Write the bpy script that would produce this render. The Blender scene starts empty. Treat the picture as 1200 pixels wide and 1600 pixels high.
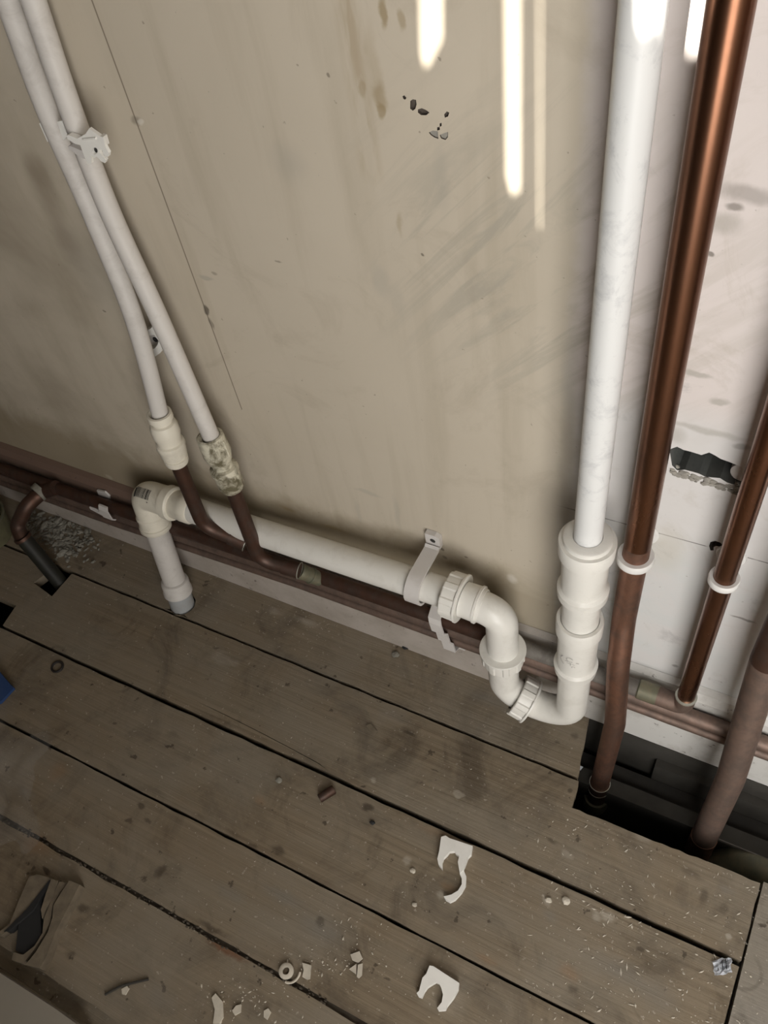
import bpy, bmesh, math, random
from mathutils import Vector, Matrix
from mathutils.geometry import delaunay_2d_cdt
random.seed(7)
# ------------------------------------------------------------------ camera
SC = bpy.context.scene
COL = SC.collection
R0 = Vector((0.88604408, 0.4461106, -0.1261397))      # camera right
R1 = Vector((0.28187649, -0.73442015, -0.61739184))   # camera down
R2 = Vector((-0.36806459, 0.51148056, -0.77647672))   # camera forward
CAM = Vector((0.0, -0.6, 1.26159))
FPX = 1350.0
cd = bpy.data.cameras.new('camera'); cam = bpy.data.objects.new('camera', cd); COL.objects.link(cam)
m = Matrix((R0, -R1, -R2)).transposed().to_4x4(); m.translation = CAM
cam.matrix_world = m
cd.sensor_fit = 'HORIZONTAL'; cd.sensor_width = 36.0; cd.lens = 36.0*FPX/1200.0
cd.clip_start = 0.02; cd.clip_end = 50
SC.camera = cam
# ------------------------------------------------------------------ world, sun, window light, exposure
w = bpy.data.worlds.new('world'); SC.world = w; w.use_nodes = True
w.node_tree.nodes['Background'].inputs[0].default_value = (0.75, 0.85, 1.0, 1)
w.node_tree.nodes['Background'].inputs[1].default_value = 0.6
SUN = Vector((-0.06, -0.80, 0.45)).normalized()        # direction towards the sun
sl = bpy.data.lights.new('sun', 'SUN'); sl.energy = 13.0; sl.angle = math.radians(0.35); sl.color = (1.0, 0.95, 0.86)
so = bpy.data.objects.new('sun', sl); COL.objects.link(so)
so.rotation_euler = SUN.to_track_quat('Z', 'Y').to_euler(); so.location = (3, -4, 3)
def area(name, loc, target, sx, sy, e, c):
    l = bpy.data.lights.new(name, 'AREA'); l.shape = 'RECTANGLE'; l.size = sx; l.size_y = sy; l.energy = e; l.color = c
    o = bpy.data.objects.new(name, l); COL.objects.link(o); o.location = loc
    o.rotation_euler = (Vector(loc)-Vector(target)).to_track_quat('Z', 'Y').to_euler()
    return o
wl = area('window_daylight', (0.60, -1.30, 1.00), (0.66, 0.0, 0.95), 0.86, 1.60, 31.5, (1.0, 0.975, 0.935))
SC.view_settings.view_transform = 'Standard'; SC.view_settings.look = 'None'
SC.view_settings.gamma = 1.0; SC.view_settings.use_curve_mapping = False
SC.view_settings.exposure = 0.0

# ------------------------------------------------------------------ measuring helpers: photo pixel -> point on a real plane
def ray(u, v):
    a = (u-600)/FPX; b = (v-800)/FPX
    return R0*a + R1*b + R2
def W(u, v, y):
    d = ray(u, v); return CAM + d*((y-CAM.y)/d.y)
def F(u, v, z=0.0):
    d = ray(u, v); return CAM + d*((z-CAM.z)/d.z)

# ------------------------------------------------------------------ node helpers
class N:
    def __init__(s, name):
        s.m = bpy.data.materials.new(name); s.m.use_nodes = True
        s.t = s.m.node_tree; s.b = s.t.nodes['Principled BSDF']; s.out = s.t.nodes['Material Output']
    def n(s, typ, **kw):
        nd = s.t.nodes.new(typ)
        for k, v in kw.items(): setattr(nd, k, v)
        return nd
    def l(s, a, b): s.t.links.new(a, b)
    def pos(s): return s.n('ShaderNodeNewGeometry').outputs['Position']
    def obj(s): return s.n('ShaderNodeTexCoord').outputs['Object']
    def mapp(s, vec, scale=(1,1,1), loc=(0,0,0), rot=(0,0,0)):
        a = s.n('ShaderNodeMapping'); s.l(vec, a.inputs[0]); a.inputs['Scale'].default_value = scale; a.inputs['Location'].default_value = loc
        a.inputs['Rotation'].default_value = rot
        return a.outputs[0]
    def noise(s, vec, scale, det=6, rough=0.6, dist=0.0):
        a = s.n('ShaderNodeTexNoise'); s.l(vec, a.inputs['Vector']); a.inputs['Scale'].default_value = scale
        a.inputs['Detail'].default_value = det; a.inputs['Roughness'].default_value = rough; a.inputs['Distortion'].default_value = dist
        return a.outputs[0]
    def ramp(s, v, stops):
        a = s.n('ShaderNodeValToRGB'); s.l(v, a.inputs[0]); e = a.color_ramp.elements
        while len(e) < len(stops): e.new(0.5)
        for el, (p, c) in zip(e, stops):
            el.position = p; el.color = (c, c, c, 1) if isinstance(c, (int, float)) else (*c, 1)
        return a.outputs[0]
    def mix(s, f, a, b, mode='MIX'):
        x = s.n('ShaderNodeMix', data_type='RGBA', blend_type=mode)
        for sock, v in ((x.inputs[0], f), (x.inputs[6], a), (x.inputs[7], b)):
            if isinstance(v, bpy.types.NodeSocket): s.l(v, sock)
            elif isinstance(v, (int, float)): sock.default_value = v
            else: sock.default_value = (*v, 1)
        return x.outputs[2]
    def math(s, op, a, b=None, c=None, clamp=False):
        x = s.n('ShaderNodeMath', operation=op, use_clamp=clamp)
        for sock, v in zip(x.inputs, (a, b, c)):
            if v is None: continue
            if isinstance(v, bpy.types.NodeSocket): s.l(v, sock)
            else: sock.default_value = v
        return x.outputs[0]
    def sep(s, vec):
        x = s.n('ShaderNodeSeparateXYZ'); s.l(vec, x.inputs[0]); return x.outputs
    def range(s, v, a, b, c=0.0, d=1.0, smooth=False):
        x = s.n('ShaderNodeMapRange'); x.clamp = True
        if smooth: x.interpolation_type = 'SMOOTHSTEP'
        if isinstance(v, bpy.types.NodeSocket): s.l(v, x.inputs[0])
        for i, q in zip((1, 2, 3, 4), (a, b, c, d)): x.inputs[i].default_value = q
        return x.outputs[0]
    def bump(s, h, st=0.3, dist=0.002):
        x = s.n('ShaderNodeBump'); s.l(h, x.inputs['Height']); x.inputs['Strength'].default_value = st; x.inputs['Distance'].default_value = dist
        s.l(x.outputs[0], s.b.inputs['Normal'])
    def base(s, c, rough=0.6, metal=0.0, spec=None):
        if isinstance(c, bpy.types.NodeSocket): s.l(c, s.b.inputs['Base Color'])
        else: s.b.inputs['Base Color'].default_value = (*c, 1)
        if isinstance(rough, bpy.types.NodeSocket): s.l(rough, s.b.inputs['Roughness'])
        else: s.b.inputs['Roughness'].default_value = rough
        s.b.inputs['Metallic'].default_value = metal
        if spec is not None: s.b.inputs['Specular IOR Level'].default_value = spec
        return s.m

def flat(name, c, rough=0.6, metal=0.0, nz=0.0, scale=60, c2=None):
    k = N(name)
    if nz:
        f = k.ramp(k.noise(k.pos(), scale), [(0.35, 0.0), (0.68, 1.0)])
        col = k.mix(k.math('MULTIPLY', f, nz), c, c2 or tuple(x*0.5 for x in c))
        k.base(col, rough, metal); k.bump(k.noise(k.pos(), scale*3), 0.15, 0.001)
    else: k.base(c, rough, metal)
    return k.m

def marks(k, col, p, lst, warp=0.012, wsc=45):
    """stains, pits and drips at fixed places: (centre, (rx, ry, rz), colour, strength, softness)"""
    nz = k.n('ShaderNodeTexNoise'); nz.inputs['Scale'].default_value = wsc; nz.inputs['Detail'].default_value = 5; k.l(p, nz.inputs['Vector'])
    sub = k.n('ShaderNodeVectorMath', operation='SUBTRACT'); k.l(nz.outputs['Color'], sub.inputs[0]); sub.inputs[1].default_value = (0.5, 0.5, 0.5)
    sc = k.n('ShaderNodeVectorMath', operation='SCALE'); k.l(sub.outputs[0], sc.inputs[0]); sc.inputs['Scale'].default_value = warp
    add = k.n('ShaderNodeVectorMath', operation='ADD'); k.l(p, add.inputs[0]); k.l(sc.outputs[0], add.inputs[1]); q = add.outputs[0]
    for c, rad, cc, st, soft in lst:
        a = k.n('ShaderNodeVectorMath', operation='SUBTRACT'); k.l(q, a.inputs[0]); a.inputs[1].default_value = c
        b = k.n('ShaderNodeVectorMath', operation='DIVIDE'); k.l(a.outputs[0], b.inputs[0]); b.inputs[1].default_value = rad
        d = k.n('ShaderNodeVectorMath', operation='LENGTH'); k.l(b.outputs[0], d.inputs[0])
        col = k.mix(k.math('MULTIPLY', k.range(d.outputs['Value'], 1.0, 1.0-soft, smooth=True), st), col, cc)
    return col
def plaster():
    k = N('plaster'); p = k.pos(); X, Y, Z = k.sep(p)
    big = k.noise(p, 3.5, 5, 0.6, 0.4); med = k.noise(p, 14, 6, 0.65, 0.6); fine = k.noise(p, 90, 5, 0.6)
    streak = k.noise(k.mapp(p, (22, 22, 2.2)), 1.0, 5, 0.6, 0.3)
    trowel = k.noise(k.mapp(k.mapp(p, rot=(0, math.radians(48), 0)), (3.5, 3.5, 30.0)), 1.0, 6, 0.65, 1.0)
    beige = k.mix(big, (0.47, 0.415, 0.33), (0.56, 0.50, 0.41))
    beige = k.mix(k.ramp(streak, [(0.5, 0.0), (0.78, 0.55)]), beige, (0.37, 0.32, 0.24))
    white = k.mix(med, (0.58, 0.56, 0.55), (0.67, 0.655, 0.64))
    # skim coat edge that runs down just beside the white riser
    xe = k.math('ADD', X, k.math('MULTIPLY', k.math('SUBTRACT', k.noise(p, 9, 5, 0.7), 0.5), 0.030))
    side = k.range(xe, -0.192, -0.168, smooth=True)
    col = k.mix(side, beige, white)
    edge = k.math('MULTIPLY', k.range(xe, -0.212, -0.185), k.range(xe, -0.150, -0.185))
    col = k.mix(k.math('MULTIPLY', edge, k.math('MULTIPLY', k.range(Z, 1.0, 0.5), 0.55)), col, (0.33, 0.30, 0.25))
    # scuffed pinkish skim above, whiter bare plaster lower down on the right side
    pink = k.math('MULTIPLY', side, k.range(k.math('ADD', Z, k.math('MULTIPLY', med, 0.04)), 0.66, 0.70))
    col = k.mix(k.math('MULTIPLY', pink, 0.5), col, (0.66, 0.57, 0.535))
    low = k.math('MULTIPLY', side, k.math('MULTIPLY', k.range(Z, 0.50, 0.44), k.ramp(med, [(0.4, 0.1), (0.62, 0.7)])))
    col = k.mix(low, col, (0.56, 0.58, 0.575))
    # trowel scratches in the middle right
    tz = k.math('MULTIPLY', k.math('MULTIPLY', k.range(X, -0.42, -0.27), k.range(X, -0.06, -0.20, 0.25, 1.0)), k.math('MULTIPLY', k.range(Z, 0.60, 0.72), k.range(Z, 0.98, 0.84)))
    col = k.mix(k.math('MULTIPLY', k.math('MULTIPLY', tz, 0.75), k.ramp(trowel, [(0.5, 0.0), (0.62, 1.0)])), col, (0.37, 0.34, 0.28))
    # damp yellow brown dirt line low on the old plaster
    lowb = k.math('MULTIPLY', k.range(k.math('ADD', Z, k.math('MULTIPLY', k.math('SUBTRACT', med, 0.5), 0.10)), 0.325, 0.265), k.range(X, -0.12, -0.28))
    col = k.mix(k.math('MULTIPLY', lowb, 0.62), col, (0.20, 0.155, 0.085))
    # brown grime on the left beyond the supply pipes
    gl = k.math('MULTIPLY', k.range(X, -0.62, -0.80), k.ramp(big, [(0.42, 0.0), (0.65, 1.0)]))
    col = k.mix(k.math('MULTIPLY', gl, 0.55), col, (0.22, 0.18, 0.125))
    col = k.mix(k.math('MULTIPLY', k.ramp(k.noise(p, 6.0, 7, 0.7, 1.5), [(0.55, 0.0), (0.7, 1.0)]), 0.32), col, (0.34, 0.29, 0.22))
    # dark smudges beside the right hand risers
    col = k.mix(k.math('MULTIPLY', k.math('MULTIPLY', side, k.ramp(k.noise(k.mapp(p, (1, 1, 1), (3, 1, 2)), 8, 7, 0.75, 1.2), [(0.60, 0.0), (0.70, 1.0)])), 0.40), col, (0.30, 0.29, 0.29))
    # specks
    col = k.mix(k.math('MULTIPLY', k.ramp(k.noise(p, 120, 2, 0.5), [(0.72, 0.0), (0.76, 1.0)]), 0.5), col, (0.16, 0.13, 0.10))
    # brown runs high up the wall
    run = k.math('MULTIPLY', k.range(k.math('ABSOLUTE', k.math('SUBTRACT', X, -0.372)), 0.014, 0.003), k.math('MULTIPLY', k.range(Z, 0.845, 0.865), k.ramp(k.noise(k.mapp(p, (60, 60, 12)), 1.0, 3, 0.6), [(0.42, 0.0), (0.58, 1.0)])))
    col = k.mix(k.math('MULTIPLY', run, 0.45), col, (0.30, 0.22, 0.12))
    # thin pencil line, plumb
    pl = k.math('ABSOLUTE', k.math('SUBTRACT', X, k.math('MULTIPLY_ADD', Z, PEN[0], PEN[1])))
    pm = k.math('MULTIPLY', k.range(pl, 0.0012, 0.0004), k.math('GREATER_THAN', Z, PEN[2]))
    col = k.mix(k.math('MULTIPLY', pm, 0.75), col, (0.13, 0.10, 0.07))
    # level pencil line on the right
    pz = k.math('ABSOLUTE', k.math('SUBTRACT', Z, k.math('MULTIPLY_ADD', X, LEV[0], LEV[1])))
    pm2 = k.math('MULTIPLY', k.range(pz, 0.0011, 0.0003), k.math('MULTIPLY', side, k.ramp(k.noise(p, 25, 2), [(0.40, 0.0), (0.46, 1.0)])))
    col = k.mix(k.math('MULTIPLY', pm2, 0.85), col, (0.12, 0.11, 0.10))
    DK, BR, LT, GR = (0.10, 0.085, 0.065), (0.27, 0.20, 0.10), (0.72, 0.69, 0.63), (0.33, 0.31, 0.27)
    ml = []
    for u, v, rx, rz, c_, st, so_ in [(213,188,.010,.006,DK,.45,.7), (222,192,.006,.004,LT,.5,.6), (322,484,.005,.009,DK,.8,.5), (331,505,.004,.010,DK,.5,.6),
        (322,436,.014,.004,GR,.5,.6), (335,428,.006,.003,DK,.4,.6), (163,487,.004,.002,DK,.7,.5), (597,18,.005,.014,BR,.7,.6), (627,29,.005,.010,BR,.5,.6),
        (567,138,.005,.010,BR,.4,.6), (594,150,.008,.016,BR,.5,.7), (595,172,.005,.009,BR,.6,.5), (585,110,.008,.05,BR,.25,.8), (513,119,.002,.003,DK,.6,.5),
        (625,350,.004,.018,BR,.35,.8), (690,280,.010,.05,GR,.22,.8), (595,440,.014,.03,GR,.30,.8), (450,255,.03,.03,GR,.28,.9), (620,470,.012,.03,GR,.22,.8),
        (662,397,.002,.002,DK,.7,.5), (436,409,.006,.0015,DK,.5,.5), (575,770,.030,.006,GR,.35,.8), (620,800,.007,.05,GR,.28,.8), (560,800,.006,.04,GR,.25,.8),
        (690,858,.005,.005,DK,.7,.6), (678,842,.004,.003,DK,.8,.5), (695,871,.005,.004,DK,.55,.6), (728,871,.004,.002,DK,.6,.5), (450,795,.02,.006,BR,.6,.8), (520,825,.03,.006,BR,.5,.8),
        (1110,60,.02,.004,GR,.3,.8), (1170,305,.03,.010,DK,.40,.7), (1145,325,.008,.005,DK,.6,.6), (1130,350,.02,.012,GR,.55,.8), (1112,398,.004,.003,DK,.7,.5), (1090,585,.016,.005,GR,.6,.6),
        (1125,628,.012,.005,GR,.6,.6), (1100,672,.05,.006,GR,.5,.7), (1160,698,.010,.005,DK,.35,.6), (1055,680,.016,.014,GR,.45,.8), (988,870,.03,.05,(0.55,0.50,0.38),.5,.8), (1040,860,.03,.06,(0.52,0.49,0.42),.5,.8),
        (1160,968,.018,.003,DK,.6,.5), (1055,1040,.006,.004,DK,.5,.6), (800,905,.010,.012,LT,.45,.7), (890,600,.012,.12,GR,.45,.9), (885,720,.014,.12,(0.30,0.27,0.22),.6,.9),  # pale LT patch above the trap is reflected sunlight put into the colour
        (70,300,.03,.05,(0.17,0.13,0.085),.45,.9), (100,370,.03,.06,(0.17,0.13,0.085),.40,.9), (60,265,.03,.03,(0.17,0.13,0.085),.35,.9), (150,430,.06,.10,GR,.25,.9),
        (170,745,.012,.008,(0.45,0.40,0.31),.5,.6), (60,722,.05,.012,(0.12,0.07,0.045),.7,.6), (82,728,.012,.016,DK,.8,.5), (20,720,.05,.016,(0.15,0.09,0.06),.6,.7)]:
        pt = W(u, v, 0); ml.append((tuple(pt), (rx, 0.05, rz), c_, st, so_))
    col = marks(k, col, p, ml)
    k.base(col, 0.82, 0, 0.25)
    h = k.math('ADD', k.math('MULTIPLY', fine, 0.30), k.math('ADD', big, k.math('MULTIPLY', med, 0.25)))
    k.bump(h, 0.30, 0.0022)
    return k.m
a_, b_ = W(213, 190, 0), W(378, 640, 0)
sl_ = (a_.x-b_.x)/(a_.z-b_.z); PEN = (sl_, a_.x-sl_*a_.z, b_.z)
a_, b_ = W(945, 810, 0), W(1200, 880, 0)
sl_ = (a_.z-b_.z)/(a_.x-b_.x); LEV = (sl_, a_.z-sl_*a_.x)

def wood(name, c1, c2, c3, dirt=(0.055, 0.042, 0.030), dusty=(0.245, 0.215, 0.17)):
    k = N(name); p = k.pos()
    oi = k.n('ShaderNodeObjectInfo').outputs['Random']
    off = k.n('ShaderNodeCombineXYZ'); k.l(k.math('MULTIPLY', oi, 9.0), off.inputs[0]); k.l(k.math('MULTIPLY', oi, 5.0), off.inputs[2])
    va = k.n('ShaderNodeVectorMath', operation='ADD'); k.l(p, va.inputs[0]); k.l(off.outputs[0], va.inputs[1]); q = va.outputs[0]
    grain = k.ramp(k.noise(k.mapp(q, (2.6, 110, 30)), 1.0, 7, 0.7, 0.7), [(0.32, 0.0), (0.68, 1.0)])
    broad = k.noise(k.mapp(q, (1.6, 14, 6)), 1.0, 4, 0.6, 0.9)
    blot = k.noise(q, 9, 7, 0.7, 0.8); fine = k.noise(q, 70, 6, 0.7)
    col = k.mix(grain, c1, c2)
    col = k.mix(k.ramp(broad, [(0.42, 0.0), (0.68, 0.7)]), col, c3)
    col = k.mix(k.math('MULTIPLY', k.ramp(blot, [(0.50, 0.0), (0.66, 1.0)]), 0.55), col, dirt)
    col = k.mix(k.math('MULTIPLY', k.ramp(k.noise(q, 5, 6, 0.65, 0.5), [(0.42, 0.0), (0.62, 1.0)]), 0.55), col, dusty)
    # ring stains
    vo = k.n('ShaderNodeTexVoronoi'); vo.inputs['Scale'].default_value = 6.5; k.l(q, vo.inputs['Vector'])
    d = k.math('ABSOLUTE', k.math('SUBTRACT', k.math('ADD', vo.outputs['Distance'], k.math('MULTIPLY', fine, 0.03)), 0.17))
    col = k.mix(k.math('MULTIPLY', k.range(d, 0.022, 0.006), k.math('MULTIPLY', k.ramp(k.noise(q, 4, 2), [(0.52, 0.0), (0.6, 1.0)]), 0.30)), col, dirt)
    # plaster dust and tiny specks
    col = k.mix(k.math('MULTIPLY', k.ramp(k.noise(q, 150, 3, 0.6), [(0.66, 0.0), (0.71, 1.0)]), 0.45), col, (0.5, 0.46, 0.39))
    col = k.mix(k.math('MULTIPLY', k.ramp(k.noise(k.mapp(q, (1, 1, 1), (5, 5, 5)), 45, 4, 0.6), [(0.66, 0.0), (0.70, 1.0)]), 0.7), col, (0.045, 0.035, 0.025))
    fl = []; DK = (0.045, 0.034, 0.024); DU = (0.42, 0.385, 0.32); OR = (0.27, 0.15, 0.075); GY = (0.20, 0.185, 0.16)
    for u, v, rx, ry, c_, st, so_ in [(345,1030,.035,.018,DU,.25,.5), (365,1035,.02,.012,DU,.25,.7), (338,1012,.012,.004,DK,.5,.7), (480,972,.045,.014,DU,.50,.9), (430,955,.03,.010,DU,.35,.9), (160,880,.012,.007,DK,.75,.6), (125,888,.010,.008,DK,.5,.7),
        (640,1145,.020,.007,DK,.65,.7), (608,1158,.010,.004,DK,.35,.7), (575,1262,.016,.010,DK,.75,.7), (583,1218,.010,.008,DU,.55,.7), (680,1205,.012,.003,DK,.5,.7), (716,1241,.013,.009,DU,.45,.4), (730,1180,.012,.004,DK,.35,.7),
        (885,1335,.016,.010,DU,.35,.5), (862,1312,.014,.007,DK,.45,.7), (1005,1310,.020,.010,DU,.30,.6), (1140,1462,.008,.007,DU,.6,.6), (1100,1400,.012,.022,DK,.45,.8), (1080,1365,.03,.010,DK,.35,.8), (1130,1420,.012,.016,DK,.4,.8), (1135,1390,.02,.010,GY,.4,.8),
        (855,1408,.012,.010,DU,.6,.8), (950,1432,.016,.012,DU,.60,.8), (932,1432,.012,.010,DU,.5,.8), (860,1430,.02,.016,GY,.4,.8), (700,1385,.022,.012,(0.25,0.17,0.10),.5,.8), (690,1400,.018,.010,DU,.5,.8), (637,1345,.010,.012,DU,.5,.7),
        (890,1520,.03,.018,OR,.35,.9), (895,1545,.012,.010,DK,.5,.7), (1000,1483,.010,.004,DK,.6,.6), (970,1520,.09,.03,GY,.5,.9), (760,1500,.03,.01,OR,.30,.9), (680,1300,.05,.012,(0.27,0.19,0.12),.4,.9),
        (435,1330,.022,.012,DK,.6,.7), (395,1320,.016,.006,DK,.45,.7), (405,1250,.02,.010,OR,.25,.8), (440,1400,.06,.02,GY,.5,.9), (500,1450,.07,.03,GY,.55,.9), (360,1395,.05,.02,GY,.4,.9), (500,1440,.014,.010,DK,.5,.8), (605,1530,.008,.003,DK,.6,.6),
        (220,1260,.014,.006,DK,.6,.6), (200,1283,.012,.006,DK,.6,.6), (230,1282,.012,.006,DK,.5,.6), (250,1360,.012,.020,DK,.6,.7), (90,1205,.03,.03,OR,.28,.9), (60,1320,.05,.03,OR,.32,.9), (180,1130,.010,.004,DK,.5,.7), (50,1110,.012,.006,DK,.4,.7), (270,1150,.03,.010,DK,.25,.8),
        (355,1485,.06,.012,(0.16,0.07,0.035),.7,.8), (330,1450,.04,.008,DK,.6,.8), (130,1420,.018,.012,DK,.6,.8), (110,1490,.016,.010,DK,.5,.8), (250,1560,.05,.03,GY,.4,.9), (70,1360,.016,.005,DK,.8,.6), (40,1240,.04,.02,GY,.4,.9), (620,1120,.06,.02,GY,.25,.9),
        (780,1100,.10,.025,GY,.45,.9), (890,1235,.006,.006,DK,.6,.6), (898,1150,.010,.008,DK,.4,.7), (870,1160,.010,.006,DK,.4,.7), (1030,1560,.05,.04,GY,.4,.9), (935,1185,.005,.004,DK,.6,.6)]:
        pt = F(u, v); fl.append((tuple(pt), (rx*0.75, ry*0.75, 0.05), c_, st, so_))
    if name == 'floorboard_wood': col = marks(k, col, p, fl, 0.014, 60)
    k.base(col, 0.78, 0, 0.2)
    k.bump(k.math('ADD', grain, k.math('MULTIPLY', fine, 0.6)), 0.35, 0.0015)
    return k.m

def copper(name, c1, c2, r1, r2, sc=14, dirt=0.0, metal=1.0):
    k = N(name); p = k.pos()
    f = k.ramp(k.noise(k.mapp(p, (1, 1, 0.45)), sc, 6, 0.65, 0.8), [(0.35, 0.0), (0.68, 1.0)])
    col = k.mix(f, c1, c2)
    if dirt:
        g = k.math('MULTIPLY', k.ramp(k.noise(p, 50, 6, 0.7), [(0.45, 0.0), (0.62, 1.0)]), dirt)
        col = k.mix(g, col, (0.10, 0.085, 0.075))
    k.base(col, k.range(f, 0, 1, r1, r2), metal)
    k.bump(k.noise(p, 60, 2), 0.02, 0.0004)
    return k.m

def plastic(name, c, rough=0.35, smudge=0.15, dirtc=(0.25, 0.21, 0.15), sc=30, lo=0.5, hi=0.72):
    k = N(name); p = k.pos()
    f = k.math('MULTIPLY', k.ramp(k.noise(p, sc, 7, 0.7, 0.5), [(lo, 0.0), (hi, 1.0)]), smudge)
    k.base(k.mix(f, c, dirtc), rough, 0, 0.4)
    k.bump(k.noise(p, 40, 3), 0.05, 0.001)
    return k.m

M = {}
M['plaster'] = plaster()
M['chip'] = flat('chipped_plaster_backing', (0.06, 0.045, 0.035), 0.9, 0, 0.6, 60, (0.15, 0.13, 0.11))
M['recess'] = flat('old_block_face', (0.085, 0.09, 0.085), 0.9, 0, 0.9, 30, (0.16, 0.165, 0.155))
M['mortar'] = flat('crumbly_mortar', (0.33, 0.31, 0.27), 0.95, 0, 0.8, 60, (0.22, 0.21, 0.19))
M['wood'] = wood('floorboard_wood', (0.165, 0.128, 0.086), (0.255, 0.205, 0.143), (0.225, 0.190, 0.140))
M['panel'] = wood('floor_sheet', (0.22, 0.20, 0.17), (0.25, 0.225, 0.19), (0.27, 0.245, 0.21))
M['darkwood'] = flat('old_dark_timber', (0.030, 0.027, 0.022), 0.85, 0, 0.7, 25, (0.052, 0.048, 0.040))
M['soil'] = flat('underfloor_dirt', (0.03, 0.027, 0.023), 0.95, 0, 0.8, 20, (0.012, 0.011, 0.01))
k = N('old_skirting_paint'); p = k.pos(); X, Y, Z = k.sep(p)
n1 = k.noise(p, 16, 6, 0.65); c = k.mix(k.ramp(n1, [(0.42, 0.0), (0.66, 0.5)]), (0.45, 0.405, 0.365), (0.27, 0.23, 0.19))
c = k.mix(k.range(X, -0.25, -0.10), c, k.mix(k.ramp(n1, [(0.5, 0.0), (0.68, 0.5)]), (0.58, 0.57, 0.545), (0.30, 0.27, 0.24)))
c = k.mix(k.math('MULTIPLY', k.range(X, -0.80, -0.95), k.range(Z, 0.125, 0.15)), c, (0.16, 0.105, 0.08))
c = k.mix(k.ramp(k.noise(p, 60, 5, 0.7), [(0.62, 0.0), (0.68, 0.75)]), c, (0.07, 0.055, 0.045))
k.base(c, 0.6); k.bump(k.noise(p, 90, 4), 0.15, 0.001); M['skirt'] = k.m
M['roomwall'] = flat('room_plaster', (0.22, 0.19, 0.155), 0.9)
M['ceil'] = flat('ceiling_paint', (0.35, 0.33, 0.30), 0.9)
M['white'] = plastic('white_abs_plastic', (0.74, 0.725, 0.68), 0.30, 0.18)
M['ivory'] = plastic('ivory_push_fit_plastic', (0.74, 0.70, 0.60), 0.4, 0.25)
M['pipew'] = plastic('scuffed_white_pipe', (0.72, 0.725, 0.72), 0.38, 0.35, (0.22, 0.23, 0.26), 38, 0.52, 0.7)
M['supply'] = plastic('dull_white_supply_pipe', (0.60, 0.575, 0.545), 0.5, 0.35, (0.30, 0.27, 0.24), 26)
M['grubby'] = plastic('grubby_fitting', (0.60, 0.57, 0.46), 0.5, 0.95, (0.10, 0.085, 0.045), 45, 0.42, 0.60)
M['clipw'] = plastic('white_clip_nylon', (0.82, 0.81, 0.77), 0.5, 0.10)
M['clipg'] = plastic('greyish_clip_plastic', (0.60, 0.575, 0.555), 0.5, 0.2)
M['translucent'] = plastic('milky_nylon', (0.72, 0.71, 0.69), 0.4, 0.05)
M['translucent'].node_tree.nodes['Principled BSDF'].inputs['Subsurface Weight'].default_value = 0.3
M['translucent'].node_tree.nodes['Principled BSDF'].inputs['Subsurface Radius'].default_value = (0.01, 0.01, 0.01)
M['ink'] = flat('black_ink', (0.02, 0.02, 0.02), 0.6)
M['inkgrey'] = flat('faded_ink', (0.28, 0.27, 0.27), 0.6)
M['copper'] = copper('bright_copper', (0.29, 0.135, 0.078), (0.165, 0.082, 0.050), 0.24, 0.36, 10)
M['copperdull'] = copper('dull_copper', (0.33, 0.17, 0.115), (0.16, 0.095, 0.07), 0.42, 0.60, 22, 0.35, 0.85)
M['copperdust'] = copper('dusty_copper', (0.24, 0.165, 0.132), (0.155, 0.108, 0.088), 0.50, 0.68, 20, 0.45, 0.6)
M['copperdark'] = copper('dark_oxidised_copper', (0.115, 0.060, 0.042), (0.070, 0.040, 0.030), 0.45, 0.6, 20, 0.4, 0.7)
M['greypipe'] = copper('dust_covered_pipe', (0.20, 0.185, 0.165), (0.13, 0.115, 0.10), 0.65, 0.8, 30, 0.5, 0.15)
M['solder'] = flat('solder_ring', (0.50, 0.50, 0.44), 0.4, 0.7)
M['brass'] = flat('tarnished_fitting', (0.20, 0.18, 0.12), 0.5, 0.4, 0.8, 60, (0.10, 0.12, 0.09))
M['blackins'] = flat('black_pipe_sleeve', (0.008, 0.008, 0.006), 0.6, 0, 0.5, 40, (0.022, 0.022, 0.013))
M['olive'] = flat('olive_painted_metal', (0.16, 0.15, 0.085), 0.55, 0, 0.7, 40, (0.07, 0.065, 0.04))
M['blue'] = flat('blue_plastic', (0.02, 0.055, 0.17), 0.4, 0, 0.4, 60, (0.05, 0.09, 0.2))
M['rubber'] = flat('black_rubber', (0.018, 0.015, 0.013), 0.55)
M['chipc'] = flat('plaster_crumb', (0.60, 0.55, 0.46), 0.9, 0, 0.4, 80)
M['rubble'] = flat('grey_rubble', (0.15, 0.14, 0.115), 0.95, 0, 0.8, 50, (0.30, 0.29, 0.25))
M['gapdirt'] = flat('packed_gap_dirt', (0.045, 0.034, 0.024), 0.95, 0, 0.9, 60, (0.10, 0.085, 0.065))
M['splint'] = flat('pale_split_wood', (0.19, 0.155, 0.11), 0.75, 0, 0.7, 60)
M['char'] = flat('blackened_wood', (0.018, 0.018, 0.019), 0.75, 0, 0.3, 40)
M['sheet'] = flat('pale_board_offcut', (0.27, 0.245, 0.205), 0.7, 0, 0.4, 8, (0.22, 0.20, 0.165))
M['foil'] = flat('silvery_wrapper', (0.72, 0.75, 0.80), 0.35, 0.1)
M['greysock'] = plastic('grey_pvc_pipe', (0.36, 0.375, 0.385), 0.45, 0.3)
k = N('dusty_polythene'); k.base((0.55, 0.54, 0.52), 0.25); k.b.inputs['Alpha'].default_value = 0.09; k.bump(k.noise(k.pos(), 30, 3), 0.5, 0.004)
M['poly'] = k.m

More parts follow.
